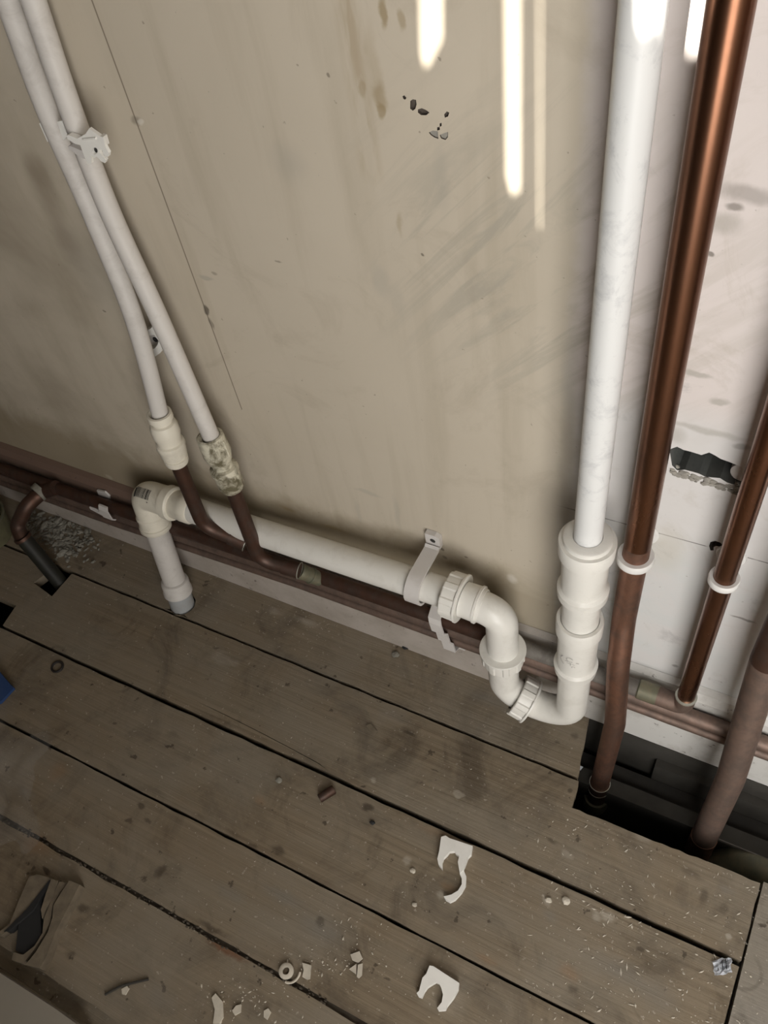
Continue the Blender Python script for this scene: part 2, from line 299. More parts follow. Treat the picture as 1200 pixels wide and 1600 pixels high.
# ------------------------------------------------------------------ object helpers
def origin(o):
    v = Vector((0, 0, 0))
    while o is not None: v += o.location; o = o.parent
    return v
def link(name, bm, mat, parent=None, base=None, smooth=False):
    """one mesh object; bm is in world coordinates"""
    bmesh.ops.recalc_face_normals(bm, faces=bm.faces)
    if base is None and parent is None:
        xs = [v.co for v in bm.verts]
        base = Vector(((min(c.x for c in xs)+max(c.x for c in xs))/2, (min(c.y for c in xs)+max(c.y for c in xs))/2, min(c.z for c in xs)))
    o = bpy.data.objects.new(name, bpy.data.meshes.new(name))
    if parent is not None: base = origin(parent); o.parent = parent
    else: o.location = base
    bmesh.ops.translate(bm, verts=bm.verts, vec=-Vector(base))
    for f in bm.faces: f.smooth = smooth
    bm.to_mesh(o.data); bm.free()
    if smooth: o.data.set_sharp_from_angle(angle=math.radians(38))
    for mm in (mat if isinstance(mat, (list, tuple)) else [mat]): o.data.materials.append(M[mm])
    COL.objects.link(o)
    return o
def tag(o, label=None, cat=None, group=None, kind=None):
    if label: o['label'] = label
    if cat: o['category'] = cat
    if group: o['group'] = group
    if kind: o['kind'] = kind
    return o
def thing(name, loc, label, cat, group=None):
    o = bpy.data.objects.new(name, None); o.empty_display_size = 0.02; COL.objects.link(o); o.location = loc
    return tag(o, label, cat, group)
def frame(d):
    d = d.normalized(); a = Vector((0, 0, 1)) if abs(d.z) < 0.9 else Vector((0, 1, 0))
    x = d.cross(a).normalized(); return x, d.cross(x).normalized()
def fillet(pts, r, n=8):
    out = [Vector(pts[0])]
    for i in range(1, len(pts)-1):
        p0, p, p1 = Vector(pts[i-1]), Vector(pts[i]), Vector(pts[i+1])
        rr = r[i-1] if isinstance(r, (list, tuple)) else r
        a = (p0-p).normalized(); b = (p1-p).normalized(); ang = a.angle(b)
        t = min(rr/math.tan(ang/2), (p0-p).length*0.49, (p1-p).length*0.49)
        if ang > 3.12 or t < 1e-5: out.append(p); continue
        q0 = p+a*t; q1 = p+b*t
        for j in range(n+1):
            s = j/n; out.append(q0*(1-s)**2 + p*2*s*(1-s) + q1*s*s)
    out.append(Vector(pts[-1])); return out
def tube(bm, pts, r, seg=24, cap=True):
    pts = [Vector(p) for p in pts]; n = len(pts)
    T = []
    for i in range(n):
        a = pts[max(0, i-1)]; b = pts[min(n-1, i+1)]; T.append((b-a).normalized())
    x, y = frame(T[0]); rings = []
    for i in range(n):
        if i: 
            x = (x - T[i]*x.dot(T[i])).normalized(); y = T[i].cross(x)
        rr = r[i] if isinstance(r, (list, tuple)) else r
        rings.append([bm.verts.new(pts[i]+x*(rr*math.cos(2*math.pi*k/seg))+y*(rr*math.sin(2*math.pi*k/seg))) for k in range(seg)])
    for i in range(n-1):
        for k in range(seg): bm.faces.new((rings[i][k], rings[i][(k+1) % seg], rings[i+1][(k+1) % seg], rings[i+1][k]))
    if cap: bm.faces.new(rings[0][::-1]); bm.faces.new(rings[-1])
    return bm
def lathe(bm, A, D, prof, seg=40, lobes=0, lobe=0.0, ref=None):
    """prof = [(distance along D from A, radius)], closed at the ends when first/last radius is 0"""
    A = Vector(A); D = Vector(D).normalized(); x, y = frame(D)
    rings = []
    for (t, r) in prof:
        if r < 1e-6: rings.append([bm.verts.new(A+D*t)]); continue
        ring = []
        for k in range(seg):
            a = 2*math.pi*k/seg; rr = r
            if lobes and (len(prof) > 2): rr = r + lobe*(1 if math.cos(lobes*a) > 0.35 else 0)
            ring.append(bm.verts.new(A+D*t+x*(rr*math.cos(a))+y*(rr*math.sin(a))))
        rings.append(ring)
    for a, b in zip(rings, rings[1:]):
        for k in range(seg):
            if len(a) == 1 and len(b) == 1: continue
            if len(a) == 1: bm.faces.new((a[0], b[k], b[(k+1) % seg]))
            elif len(b) == 1: bm.faces.new((a[k], a[(k+1) % seg], b[0]))
            else: bm.faces.new((a[k], a[(k+1) % seg], b[(k+1) % seg], b[k]))
    return bm
def sleeve(bm, A, D, outer, rin, **kw):
    """hollow ring profile: outer list + inner bore"""
    t0, t1 = outer[0][0], outer[-1][0]
    pr = [(t0, rin)] + outer + [(t1, rin), (t0, rin)]
    return lathe(bm, A, D, pr, **kw)
def inside(p, lp):
    c = False; n = len(lp)
    for i in range(n):
        (x1, y1), (x2, y2) = lp[i], lp[(i+1) % n]
        if (y1 > p[1]) != (y2 > p[1]) and p[0] < (x2-x1)*(p[1]-y1)/(y2-y1)+x1: c = not c
    return c
def fill(bm, loops, vs):
    """triangulate loops[0] minus the other loops, using the ready made verts vs"""
    P2 = [Vector(q) for lp in loops for q in lp]; V = [v for l in vs for v in l]; E = []; k = 0
    for lp in loops:
        n = len(lp); E += [(k+i, k+(i+1) % n) for i in range(n)]; k += n
    out, _, faces, ov, _, _ = delaunay_2d_cdt(P2, E, [], 0, 1e-7)
    for f in faces:
        c = (sum(out[i].x for i in f)/len(f), sum(out[i].y for i in f)/len(f))
        if not inside(c, loops[0]) or any(inside(c, h) for h in loops[1:]): continue
        idx = [V[ov[i][0]] for i in f if ov[i]]
        if len(set(idx)) == len(f):
            try: bm.faces.new(idx)
            except ValueError: pass
def prism(bm, poly, z0, z1, holes=(), mi=0, axis='z'):
    """polygon (with holes) extruded; axis z: poly (x,y); axis y: poly (x,z) from y=z0 to y=z1"""
    def P(a, b, c): return Vector((a, b, c)) if axis == 'z' else Vector((a, c, b))
    loops = [poly]+list(holes); allv = []
    for z in (z0, z1):
        vs = [[bm.verts.new(P(a, b, z)) for a, b in lp] for lp in loops]
        fill(bm, loops, vs)
        allv.append(vs)
    for a, b in zip(*allv):
        n = len(a)
        for i in range(n): bm.faces.new((a[i], a[(i+1) % n], b[(i+1) % n], b[i]))
    return bm
def box(bm, lo, hi):
    return prism(bm, [(lo[0], lo[1]), (hi[0], lo[1]), (hi[0], hi[1]), (lo[0], hi[1])], lo[2], hi[2])
def rough(p, q, n, amp, rnd):
    """points from p to q with a slightly ragged offset (2-D)"""
    out = []
    L = math.hypot(q[0]-p[0], q[1]-p[1]); nx, ny = -(q[1]-p[1])/L, (q[0]-p[0])/L
    for i in range(n):
        t = i/n; a = rnd.uniform(-amp, amp) if i else 0
        out.append((p[0]+(q[0]-p[0])*t+nx*a, p[1]+(q[1]-p[1])*t+ny*a))
    return out

# ------------------------------------------------------------------ SETTING
rnd = random.Random(3)
XL, XR, YF, ZC = -1.75, 1.05, -1.40, 2.2
# back wall: real recesses cut into it
hole_px = [(1046,702),(1058,698),(1068,703),(1080,706),(1096,711),(1108,707),(1118,712),(1126,717),(1140,722),(1152,727),(1160,731),(1161,748),(1160,767),(1150,762),(1146,757),(1136,754),(1125,747),(1112,746),(1102,745),(1092,740),(1082,737),(1070,734),(1058,735),(1050,727)]
chips_px = [[(629,150),(632,149),(635,153),(633,156),(630,154)],
    [(641,158),(645,155),(650,156),(651,163),(649,170),(645,173),(641,170)],
    [(653,171),(659,169),(666,172),(671,176),(666,180),(658,180),(653,176)],
    [(694,179),(698,174),(702,176),(700,182),(695,184)],
    [(687,193),(690,192),(690,197),(687,198)], [(683,199),(687,198),(687,203),(683,204)],
    [(670,207),(676,204),(684,205),(685,217),(679,215),(673,211)],
    [(687,211),(694,208),(700,206),(700,214),(696,219),(689,216)]]
def wxz(px): return [(W(u, v, 0).x, W(u, v, 0).z) for u, v in px]
hook_px = [(1108,853),(1110,847),(1117,845),(1126,848),(1130,853),(1126,855),(1119,853),(1115,855),(1115,860),(1110,860)]
hl = wxz(hole_px); ch = [wxz(c) for c in chips_px]; hk = wxz(hook_px)
bm = bmesh.new()
outer = [(XL, -0.30), (XR, -0.30), (XR, ZC), (XL, ZC)]
loops = [outer, hl, hk]+ch
vs = [[bm.verts.new((a, 0, b)) for a, b in lp] for lp in loops]
fill(bm, loops, vs)
def pocket(v, depth, ms, mb, slope=0.0):
    b = [bm.verts.new(q.co+Vector((0, depth, slope))) for q in v]
    for i in range(len(v)):
        f = bm.faces.new((v[i], v[(i+1) % len(v)], b[(i+1) % len(v)], b[i])); f.material_index = ms
    f = bm.faces.new(b); f.material_index = mb
pocket(vs[1], 0.034, 2, 2)
pocket(vs[2], 0.012, 1, 1)
for i, v in enumerate(vs[3:]): pocket(v, 0.003 if i < 6 else 0.0015, 1, 1 if i < 6 else 3)
# outer thickness
for f in bm.faces: pass
q = vs[0]; b = [bm.verts.new(x.co+Vector((0, 0.12, 0))) for x in q]
for i in range(4): bm.faces.new((q[i], q[(i+1) % 4], b[(i+1) % 4], b[i]))
bm.faces.new(b)
wall = link('wall_back', bm, ['plaster', 'chip', 'recess', 'mortar'], base=(0, 0, 0)); tag(wall, kind='structure')
# crumbled mortar ledge along the bottom of the recess, and the round stub in its right end
bm = bmesh.new(); rr = random.Random(9)
for i in range(220):
    t = rr.random(); u = 1050+t*104; v = 733+t*30+rr.uniform(-1, 9)
    c = W(u, v, 0); s = rr.uniform(0.0010, 0.0030)
    mt = Matrix.Translation(c+Vector((0, rr.uniform(-0.001, 0.006), 0))) @ Matrix.Rotation(rr.uniform(0, 3), 4, 'X') @ Matrix.Diagonal((s*1.6, s, s, 1))
    bmesh.ops.create_icosphere(bm, subdivisions=1, radius=1, matrix=mt)
o = link('crumbled_mortar', bm, 'mortar', parent=wall); tag(o, kind='stuff')
bm = bmesh.new(); c = W(1160, 744, 0); lathe(bm, (c.x, 0.030, c.z), (0, -1, 0), [(0, 0), (0, 0.012), (0.026, 0.012), (0.028, 0.009), (0.028, 0)], 20)
link('plug', bm, 'clipg', parent=wall, smooth=True)
for nm, lo, hi in (('wall_left', (XL-0.1, YF-0.1, -0.3), (XL, 0.12, ZC)), ('wall_right', (XR, YF-0.1, -0.3), (XR+0.1, 0.12, ZC))):
    bm = bmesh.new(); box(bm, lo, hi); tag(link(nm, bm, 'roomwall', base=(lo[0], 0, 0)), kind='structure')
bm = bmesh.new(); box(bm, (XL-0.1, YF-0.1, ZC), (XR+0.1, 0.12, ZC+0.08)); tag(link('ceiling', bm, 'ceil', base=(0, 0, ZC)), kind='structure')
# front wall; added unseen slotted panel, its gaps cut to shape the sun streaks
def back(px, y=0.0, y1=YF):
    out = []
    for u, v in px:
        p = W(u, v, y); t = (y1-p.y)/SUN.y; p = p+SUN*t; out.append((p.x, p.z))
    return out
slots = [back([(650, -260), (690, -260), (690, 58), (670, 98), (663, 104), (657, 80)]),
         back([(787, -260), (811, -260), (812, 296), (800, 306), (791, 272)]),
         back([(841, -260), (845, -260), (844.5, 352), (841.5, 360)]),
         back([(1002, -200), (1036, -200), (1030, 38), (1012, 62), (1004, 40)], -0.05),
         back([(1066, -260), (1108, -260), (1104, 76), (1079, 90)])]
allx = [p[0] for s in slots for p in s]; allz = [p[1] for s in slots for p in s]
wx0, wx1, wz0, wz1 = min(allx)-0.08, max(allx)+0.08, min(allz)-0.08, max(allz)+0.06
wz1 = min(wz1, ZC-0.06)
slots = [[(x, min(z, wz1-0.03)) for x, z in s] for s in slots]
bm = bmesh.new()
prism(bm, [(XL-0.1, -0.3), (XR+0.1, -0.3), (XR+0.1, ZC), (XL-0.1, ZC)], YF-0.1, YF-0.001, [[(wx0, wz0), (wx1, wz0), (wx1, wz1), (wx0, wz1)]], axis='y')
tag(link('wall_front', bm, 'roomwall', base=(0, YF, 0)), kind='structure')
bm = bmesh.new(); prism(bm, [(wx0, wz0), (wx1, wz0), (wx1, wz1), (wx0, wz1)], YF-0.006, YF-0.001, slots, axis='y')
tag(link('window_1', bm, 'darkwood', base=(wx0, YF, wz0)), kind='structure')

# floor: void below, boards as children
bm = bmesh.new(); box(bm, (XL-0.1, YF-0.1, -0.36), (XR+0.1, 0.0, -0.27))
floor = link('floor', bm, 'soil', base=(0, 0, 0)); tag(floor, kind='structure')
def board(poly, z=0.0, holes=(), mat='wood', label=None, th=0.020):
    bm = bmesh.new(); prism(bm, poly, z-th, z, holes)
    es = [e for e in bm.edges if all(abs(v.co.z-z) < 1e-6 for v in e.verts) and len(e.link_faces) == 2 and any(abs(f.normal.z) < 0.5 for f in e.link_faces)]
    o = link('floorboard', bm, mat, parent=floor)
    if label: o['label'] = label
    return o
def circ(c, r, n=28, j=0.0): return [(c[0]+(r+rnd.uniform(-j, j))*math.cos(2*math.pi*i/n), c[1]+(r+rnd.uniform(-j, j))*math.sin(2*math.pi*i/n)) for i in range(n)]
HC = (-0.8455, -0.0885)
Y1, Y2, Y3, Y4 = -0.1125, -0.2590, -0.4020, -0.5265
A = rough((XL, -0.004), (-0.121, -0.004), 2, 0, rnd)+rough((-0.121, -0.004), (-0.105, Y1+0.0030), 8, 0.0010, rnd)+rough((-0.105, Y1+0.0030), (XL, Y1+0.0035), 60, 0.0008, rnd)
board(A, 0.0, [circ(HC, 0.0235, 28, 0.0006)])
x4 = 0.1600
B = rough((XL, Y1-0.0025), (-1.131, Y1-0.0022), 14, 0.0008, rnd)
B += [(-1.131, Y1-0.0022), (-1.146, -0.160), (-1.091, -0.170), (-1.0885, Y1-0.0020)]
B += rough((-1.0885, Y1-0.0020), (-0.102, Y1-0.0025), 50, 0.0008, rnd)+rough((-0.102, Y1-0.0025), (-0.0985, -0.1560), 6, 0.0012, rnd)
B += rough((-0.0985, -0.1560), (x4, -0.1505), 22, 0.0010, rnd)+rough((x4, -0.1505), (x4-0.001, Y2+0.0048), 7, 0.0010, rnd)
B += rough((x4-0.001, Y2+0.0048), (-1.137, Y2+0.0025), 60, 0.0009, rnd)+[(-1.137, Y2+0.0025), (-1.143, -0.213), (-1.230, -0.213), (-1.235, Y2+0.0025), (XL, Y2+0.0025)]
ck = [F(u, v) for u, v in ((300,1092),(350,1115),(400,1140),(450,1166),(498,1192),(512,1203))]
board(B, -0.001, [[(p.x, p.y) for p in ck]+[(p.x, p.y-0.0011) for p in ck[::-1]][1:-1]])
def strip(y0, y1, x1a, x1b, z, j=0.0009):
    return board(rough((XL, y0), (x1a, y0), 60, j, rnd)+rough((x1a, y0), (x1b, y1), 7, 0.001, rnd)+rough((x1b, y1), (XL, y1), 60, j, rnd), z)
strip(Y2-0.0038, Y3+0.0022, x4-0.002, x4-0.005, 0.0)
strip(Y3-0.0020, Y4+0.0025, x4-0.006, x4-0.010, -0.0012)
bm = bmesh.new(); box(bm, (XL, Y4-0.008, -0.026), (0.13, Y4+0.006, -0.0060)); link('gap_filler', bm, 'gapdirt', parent=floor)
strip(Y4-0.0040, -0.668, x4-0.011, x4-0.016, 0.0005, 0.0016)
bm = bmesh.new(); box(bm, (XL, -0.695, -0.030), (0.13, -0.660, -0.0125)); tag(link('dirty_batten', bm, 'wood', parent=floor))
strip(-0.690, -0.83, x4-0.02, x4-0.025, -0.002)
for i in range(3):
    strip(-0.835-i*0.146, -0.835-i*0.146-0.142, 0.12, 0.118, 0)
board([(x4+0.0035, -0.1470), (XR, -0.1470), (XR, -1.39), (0.135, -1.39), (x4-0.016, -0.75), (x4+0.0010, -0.34)], -0.001, mat='panel', label='plain grey sheet laid beside the board ends')
# right floor behind the sheet edge, beyond the frame
# joists and old timbers under the floor
def trim(name, lo, hi, mat='darkwood'):
    bm = bmesh.new(); box(bm, lo, hi); tag(link(name, bm, mat, base=(lo[0], lo[1], lo[2])), kind='structure')
for i, x in enumerate((-1.55, -1.02, -0.48)): trim('trim_%d' % (i+1), (x, -1.38, -0.17), (x+0.05, -0.003, -0.0205))
trim('trim_4', (x4-0.03, -1.38, -0.17), (x4+0.03, -0.145, -0.0225))
trim('trim_5', (-0.14, -0.0850, -0.26), (XR, -0.0610, -0.078))
trim('trim_6', (-0.30, -0.0585, -0.26), (XR, -0.030, -0.095), 'soil')
trim('trim_7', (-0.30, -0.0165, -0.26), (XR, -0.0030, -0.0005))  # back timber, extended to darken the lit wall below floor level
trim('trim_9', (-0.01, -0.0290, -0.26), (XR, -0.0168, -0.045))
bm = bmesh.new(); box(bm, (0.10, -0.0867, -0.084), (0.36, -0.0850, -0.0782)); tag(link('trim_8', bm, 'greypipe', base=(0.1, -0.086, -0.084)), kind='structure')  # strip for a metal edge, its glint put into the paler colour

# skirting with chamfered top
bm = bmesh.new(); prof = [(-0.0005, 0.0005), (-0.0155, 0.0005), (-0.0155, 0.168), (-0.010, 0.181), (-0.0005, 0.185)]
a = [bm.verts.new((XL, y, z)) for y, z in prof]; c = [bm.verts.new((XR, y, z)) for y, z in prof]
for i in range(5): bm.faces.new((a[i], a[(i+1) % 5], c[(i+1) % 5], c[i]))
bm.faces.new(a[::-1]); bm.faces.new(c)
sk = link('baseboard_back', bm, 'skirt', base=(0, 0, 0)); tag(sk, kind='structure')

# ------------------------------------------------------------------ PIPES ON THE SKIRTING
def single(name, bm, mat, label, cat, group=None, smooth=True, kind=None):
    return tag(link(name, bm, mat, smooth=smooth), label, cat, group, kind)
bm = bmesh.new(); tube(bm, fillet([(-1.32, -0.0265, 0.082), (-1.0, -0.0265, 0.088), (-0.60, -0.0265, 0.112), (-0.1, -0.0265, 0.116), (0.6, -0.0265, 0.112)], 0.3), 0.0078, 16)
single('copper_pipe', bm, 'copperdust', 'lowest thin horizontal copper pipe running along the skirting face', 'pipe')
bm = bmesh.new(); tube(bm, fillet([(-1.30, -0.0275, 0.112), (-1.0, -0.0275, 0.120), (-0.60, -0.0275, 0.143), (-0.1, -0.0275, 0.146), (0.6, -0.0275, 0.142)], 0.3), 0.0108, 20)
single('copper_pipe', bm, 'copperdust', 'brown middle horizontal copper pipe, just above the lowest thin one', 'pipe')

# copper riser 2 with elbow to the dusty grey horizontal pipe
p2 = W(1121.7, 934, -0.034); e2 = W(1081, 1080, -0.034); x2 = p2.x; ez = 0.181
t = thing('copper_riser', (x2, -0.034, 0.16), 'slimmer copper riser near the right edge, ending in a soldered elbow at the skirting', 'pipe')
bm = bmesh.new(); tube(bm, [(x2, -0.034, ez+0.020), (x2, -0.034, 1.60)], 0.0112, 28); link('riser_tube', bm, 'copper', t, smooth=True)
bm = bmesh.new(); tube(bm, fillet([(x2-0.034, -0.0335, ez), (x2, -0.034, ez), (x2, -0.034, ez+0.026)], 0.016), 0.0130, 24)
el = link('elbow', bm, 'copperdust', t, smooth=True)
bm = bmesh.new(); lathe(bm, (x2, -0.034, ez+0.0245), (0, 0, 1), [(0, 0.0112), (0, 0.0137), (0.0022, 0.0137), (0.003, 0.0112)], 28); link('solder_ring', bm, 'solder', el, smooth=True)
bm = bmesh.new(); lathe(bm, (x2-0.034, -0.0335, ez), (-1, 0, 0), [(0, 0.011), (0, 0.0135), (0.024, 0.0135), (0.026, 0.0118), (0.026, 0.011)], 24); link('socket', bm, 'brass', t, smooth=True)
bm = bmesh.new(); tube(bm, fillet([(x2-0.058, -0.0335, ez), (-0.30, -0.033, 0.178), (-0.60, -0.033, 0.171), (-1.05, -0.033, 0.150), (-1.29, -0.033, 0.145)], 0.2), 0.0112, 20); link('branch_tube', bm, 'copperdark', t, smooth=True)
bm = bmesh.new(); tube(bm, [(x2-0.056, -0.0335, ez), (-0.24, -0.0331, 0.1791)], 0.0114, 20); link('dusty_length', bm, 'greypipe', t, smooth=True)

# copper riser 1 (widest), with kink at the foot
P = [Vector((-0.0895, -0.036, 1.62)), W(996.7, 850, -0.036), W(975, 965, -0.038), W(966, 1040, -0.058), W(961, 1130, -0.066), W(936, 1228, -0.078)]
end = P[-1]+(P[-1]-P[-2]).normalized()*0.07
t = thing('copper_riser', (-0.0895, -0.05, -0.06), 'widest copper riser, beside the white riser, bending down into the floor opening', 'pipe')
pts = fillet(P+[end], [0.3, 0.10, 0.12, 0.12, 0.2])
bm = bmesh.new(); k_ = next(i for i, p in enumerate(pts) if p.z < 0.40)
tube(bm, pts[:2]+[pts[k_-1]], 0.0142, 32); link('riser_tube', bm, 'copper', t, smooth=True)
bm = bmesh.new(); tube(bm, [pts[k_-1]]+pts[k_:], 0.0142, 32); link('bent_foot', bm, 'copperdull', t, smooth=True)
dd = (P[-1]-P[-2]).normalized(); bm = bmesh.new(); tube(bm, [P[-1]-dd*0.012, P[-1]+dd*0.045], 0.0155, 30); sk_ = link('socket', bm, 'copperdark', t, smooth=True)
for s in (-0.0128, 0.008):
    bm = bmesh.new(); lathe(bm, P[-1]+dd*s, dd, [(0, 0.0150), (0, 0.0161), (0.0012, 0.0161), (0.0012, 0.0150)], 30); link('solder_ring', bm, 'solder', sk_, smooth=True)
bm = bmesh.new(); q0 = P[-1]+dd*0.04; lathe(bm, q0, dd, [(0, 0.0), (0, 0.019), (0.012, 0.021), (0.03, 0.019), (0.03, 0)], 24); link('valve_body', bm, 'brass', t, smooth=True)

# copper riser 3, lower right
P3 = [Vector((0.125, -0.050, 1.3)), Vector((0.103, -0.050, 0.60)), W(1200, 1028, -0.050), W(1169, 1125, -0.062), W(1142, 1215, -0.078), W(1100, 1308, -0.096)]
P3[0] = P3[2]+Vector((0.0, 0, 1.0)); P3[1] = P3[2]+Vector((0, 0, 0.2))
t = thing('copper_riser', (0.09, -0.08, -0.04), 'dusty copper pipe at the right edge slanting down into the floor opening', 'pipe')
pts = fillet(P3, [0.3, 0.1, 0.15, 0.15])
bm = bmesh.new(); tube(bm, pts[:6]+pts[6:12], 0.0160, 30) if len(pts) > 40 else None; bm.free()
bm = bmesh.new(); ku = next(i for i, p in enumerate(pts) if p.z < W(1169, 1125, -0.062).z+0.02)
tube(bm, pts[:ku], 0.0175, 30); link('riser_tube', bm, 'copperdark', t, smooth=True)
bm = bmesh.new(); tube(bm, pts[ku-1:], 0.0178, 30); link('dusty_foot', bm, 'copperdust', t, smooth=True)
dd = (P3[-1]-P3[-2]).normalized(); bm = bmesh.new(); tube(bm, [P3[-1]-dd*0.001, P3[-1]+dd*0.05], 0.0186, 28); link('socket', bm, 'copperdull', t, smooth=True)
# old rounded fitting lower right under the floor
bm = bmesh.new(); tube(bm, fillet([F(1120, 1360, -0.14), F(1165, 1345, -0.105), F(1235, 1385, -0.105)], 0.03), 0.028, 24)
single('buried_pipe', bm, 'brass', 'thick dusty rounded pipe lying in the shadow at the right end of the floor opening', 'pipe')

# ring clips
def ring_clip(c, rin, rout, h, label):
    t = thing('pipe_clip', (c.x, 0, c.z), label, 'clip', 'white ring clips on the copper risers')
    bm = bmesh.new(); sleeve(bm, c, (0, 0, 1), [(0, rout-0.001), (0.0015, rout), (h-0.0015, rout), (h, rout-0.001)], rin, seg=36); link('ring', bm, 'translucent', t, smooth=True)
    bm = bmesh.new(); box(bm, (c.x-0.007, c.y+rin, c.z+0.001), (c.x+0.007, -0.0005, c.z+h-0.001)); link('stem', bm, 'translucent', t)
    bm = bmesh.new(); lathe(bm, (c.x, -0.0005, c.z+h/2), (0, -1, 0), [(0, 0), (0, 0.016), (0.003, 0.015), (0.003, 0)], 24); link('wall_plate', bm, 'translucent', t, smooth=True)
c = W(994, 872, -0.036); ring_clip(Vector((-0.0895, -0.036, c.z-0.005)), 0.0144, 0.0200, 0.011, 'larger milky white ring clip holding the widest copper riser to the wall')
c = W(1131, 905, -0.034); ring_clip(Vector((x2, -0.034, c.z-0.005)), 0.0114, 0.0158, 0.0095, 'smaller milky white ring clip holding the slimmer copper riser to the wall')

# ------------------------------------------------------------------ WHITE RISER with couplings (lower coupling > trap)
YC = -0.062
def zf(u, v, r): return W(u, v, YC-r).z
axx = W(918, 845, YC).x
# pipe leans back towards the wall clip further up
top = Vector((W(1005.8, 0, -0.045).x, -0.045, 1.030)); top2 = top+Vector((0.001, 0.006, 0.5))
t = thing('waste_riser', (axx, YC, 0.16), 'scuffed white plastic riser dropping into two stacked white couplings above the trap', 'pipe')
zt = zf(918, 872, 0.0255)
bm = bmesh.new(); tube(bm, [(axx, YC, zt-0.03), (axx, YC, zt), top, top2], 0.0150, 36); link('riser_tube', bm, 'pipew', t, smooth=True)
z0 = zf(917, 884, 0.0305); z1 = zf(917, 902, 0.0305); z2 = zf(906, 950, 0.0285); z3 = zf(905, 960, 0.0285)
z4 = zf(898, 998, 0.0275); z5 = zf(895, 1014.5, 0.0285); z6 = zf(886, 1062, 0.0275); z7 = zf(885, 1070, 0.0275)
bm = bmesh.new(); sleeve(bm, (axx, YC, z3), (0, 0, 1), [(0, 0.0245), (0.0015, 0.0288), (z2-z3, 0.0292), (z2-z3+0.0035, 0.0253), (z1-z3-0.0025, 0.0258), (z1-z3, 0.0300), (z0-z3, 0.0308), (z0-z3+0.0015, 0.0300), (z0-z3+0.002, 0.0262), (z0-z3+0.0075, 0.0258), (z0-z3+0.0085, 0.0245)], 0.0155, seg=48)
link('upper_coupling', bm, 'white', t, smooth=True)
bm = bmesh.new(); tube(bm, [(axx, YC, z5-0.01), (axx, YC, z3+0.002)], 0.0225, 40); link('spigot', bm, 'white', t, smooth=True)
bm = bmesh.new(); sleeve(bm, (axx, YC, z7), (0, 0, 1), [(0, 0.0235), (0.001, 0.0270), (z6-z7+0.001, 0.0282), (z6-z7+0.004, 0.0246), (z5-z7-0.0025, 0.0249), (z5-z7, 0.0282), (z4-z7-0.001, 0.0286), (z4-z7+0.002, 0.0274)], 0.0232, seg=48)
lc = link('lower_coupling', bm, 'white', t, smooth=True)
def cylstrip(bm, c, r, pts, wd):
    """thin printed strip on a vertical cylinder, pts=(angle, z)"""
    for (a0, q0), (a1, q1) in zip(pts, pts[1:]):
        d = Vector(((a1-a0)*r, q1-q0)); n = Vector((-d.y, d.x)).normalized()*wd/2
        vv = []
        for (a, q, s) in ((a0, q0, 1), (a0, q0, -1), (a1, q1, -1), (a1, q1, 1)):
            aa = a+n.x*s/r; qq = q+n.y*s
            vv.append(bm.verts.new((c[0]+r*math.sin(aa), c[1]-r*math.cos(aa), qq)))
        bm.faces.new(vv)
bm = bmesh.new(); zc = (z5+z6)/2+0.001; a0 = -0.05
circle = lambda ca, cz, ra, n=14, s=0.0, e=6.283: [(ca+ra/0.0256*math.cos(s+(e-s)*i/n), cz+ra*math.sin(s+(e-s)*i/n)) for i in range(n+1)]
cylstrip(bm, (axx, YC), 0.0258, circle(a0, zc+0.006, 0.0045, 14, 0.6, 5.6), 0.0006)
cylstrip(bm, (axx, YC), 0.0258, circle(a0-0.1, zc-0.001, 0.011, 10, 2.2, 4.2), 0.0006)
cylstrip(bm, (axx, YC), 0.0258, [(a0-0.25, zc-0.001), (a0+0.45, zc+0.001)], 0.0007)
cylstrip(bm, (axx, YC), 0.0258, [(a0-0.15, zc-0.0035), (a0+0.25, zc-0.0032)], 0.0005)
cylstrip(bm, (axx, YC), 0.0258, [(a0+0.05, zc-0.001), (a0+0.05, zc-0.007)], 0.0006)
cylstrip(bm, (axx, YC), 0.0258, [(a0-0.5, zc+0.002), (a0-0.42, zc+0.006)], 0.0012)
cylstrip(bm, (axx, YC), 0.0258, circle(a0+0.2, zc-0.010, 0.002, 6, 0, 4), 0.0005)
link('moulded_mark', bm, 'inkgrey', lc)
bm = bmesh.new()
for i in range(9):
    cylstrip(bm, (axx, YC), 0.02785, [(-1.0+i*0.22, z6-0.0010), (-0.86+i*0.22, z6-0.0010)], 0.0007)
link('dirt_line', bm, 'inkgrey', lc)

# ------------------------------------------------------------------ TRAP: nut, elbow, nut, U bend, nut
dx = W(785, 1000, YC).x                     # down leg axis
zh = W(775, 935, YC).z                      # elbow axis height (checked in render)
zn2 = W(785, 1048, YC-0.031).z              # flange top
t = thing('waste_trap', (dx, YC, 0.04), 'white plastic running trap with three ribbed nuts and a U bend near the floor', 'trap')
hA = W(716, 932, YC+0.003); hz = hA.z        # nut centre on the horizontal run
RB = 0.0215
elpts = fillet([(hA.x+0.012, YC+0.002, hz), (dx, YC, hz-0.004), (dx, YC, zn2-0.008)], 0.034, 12)
bm = bmesh.new(); tube(bm, elpts, 0.0215, 40); link('upper_elbow', bm, 'white', t, smooth=True)
bm = bmesh.new(); lathe(bm, (hA.x+0.008, YC+0.002, hz), (1, 0, -0.03), [(0, 0.024), (0.020, 0.0245), (0.0205, 0.0258), (0.0235, 0.0258), (0.0240, 0.0232), (0.028, 0.0225), (0.028, 0.020)], 40)
link('elbow_socket', bm, 'white', t, smooth=True)
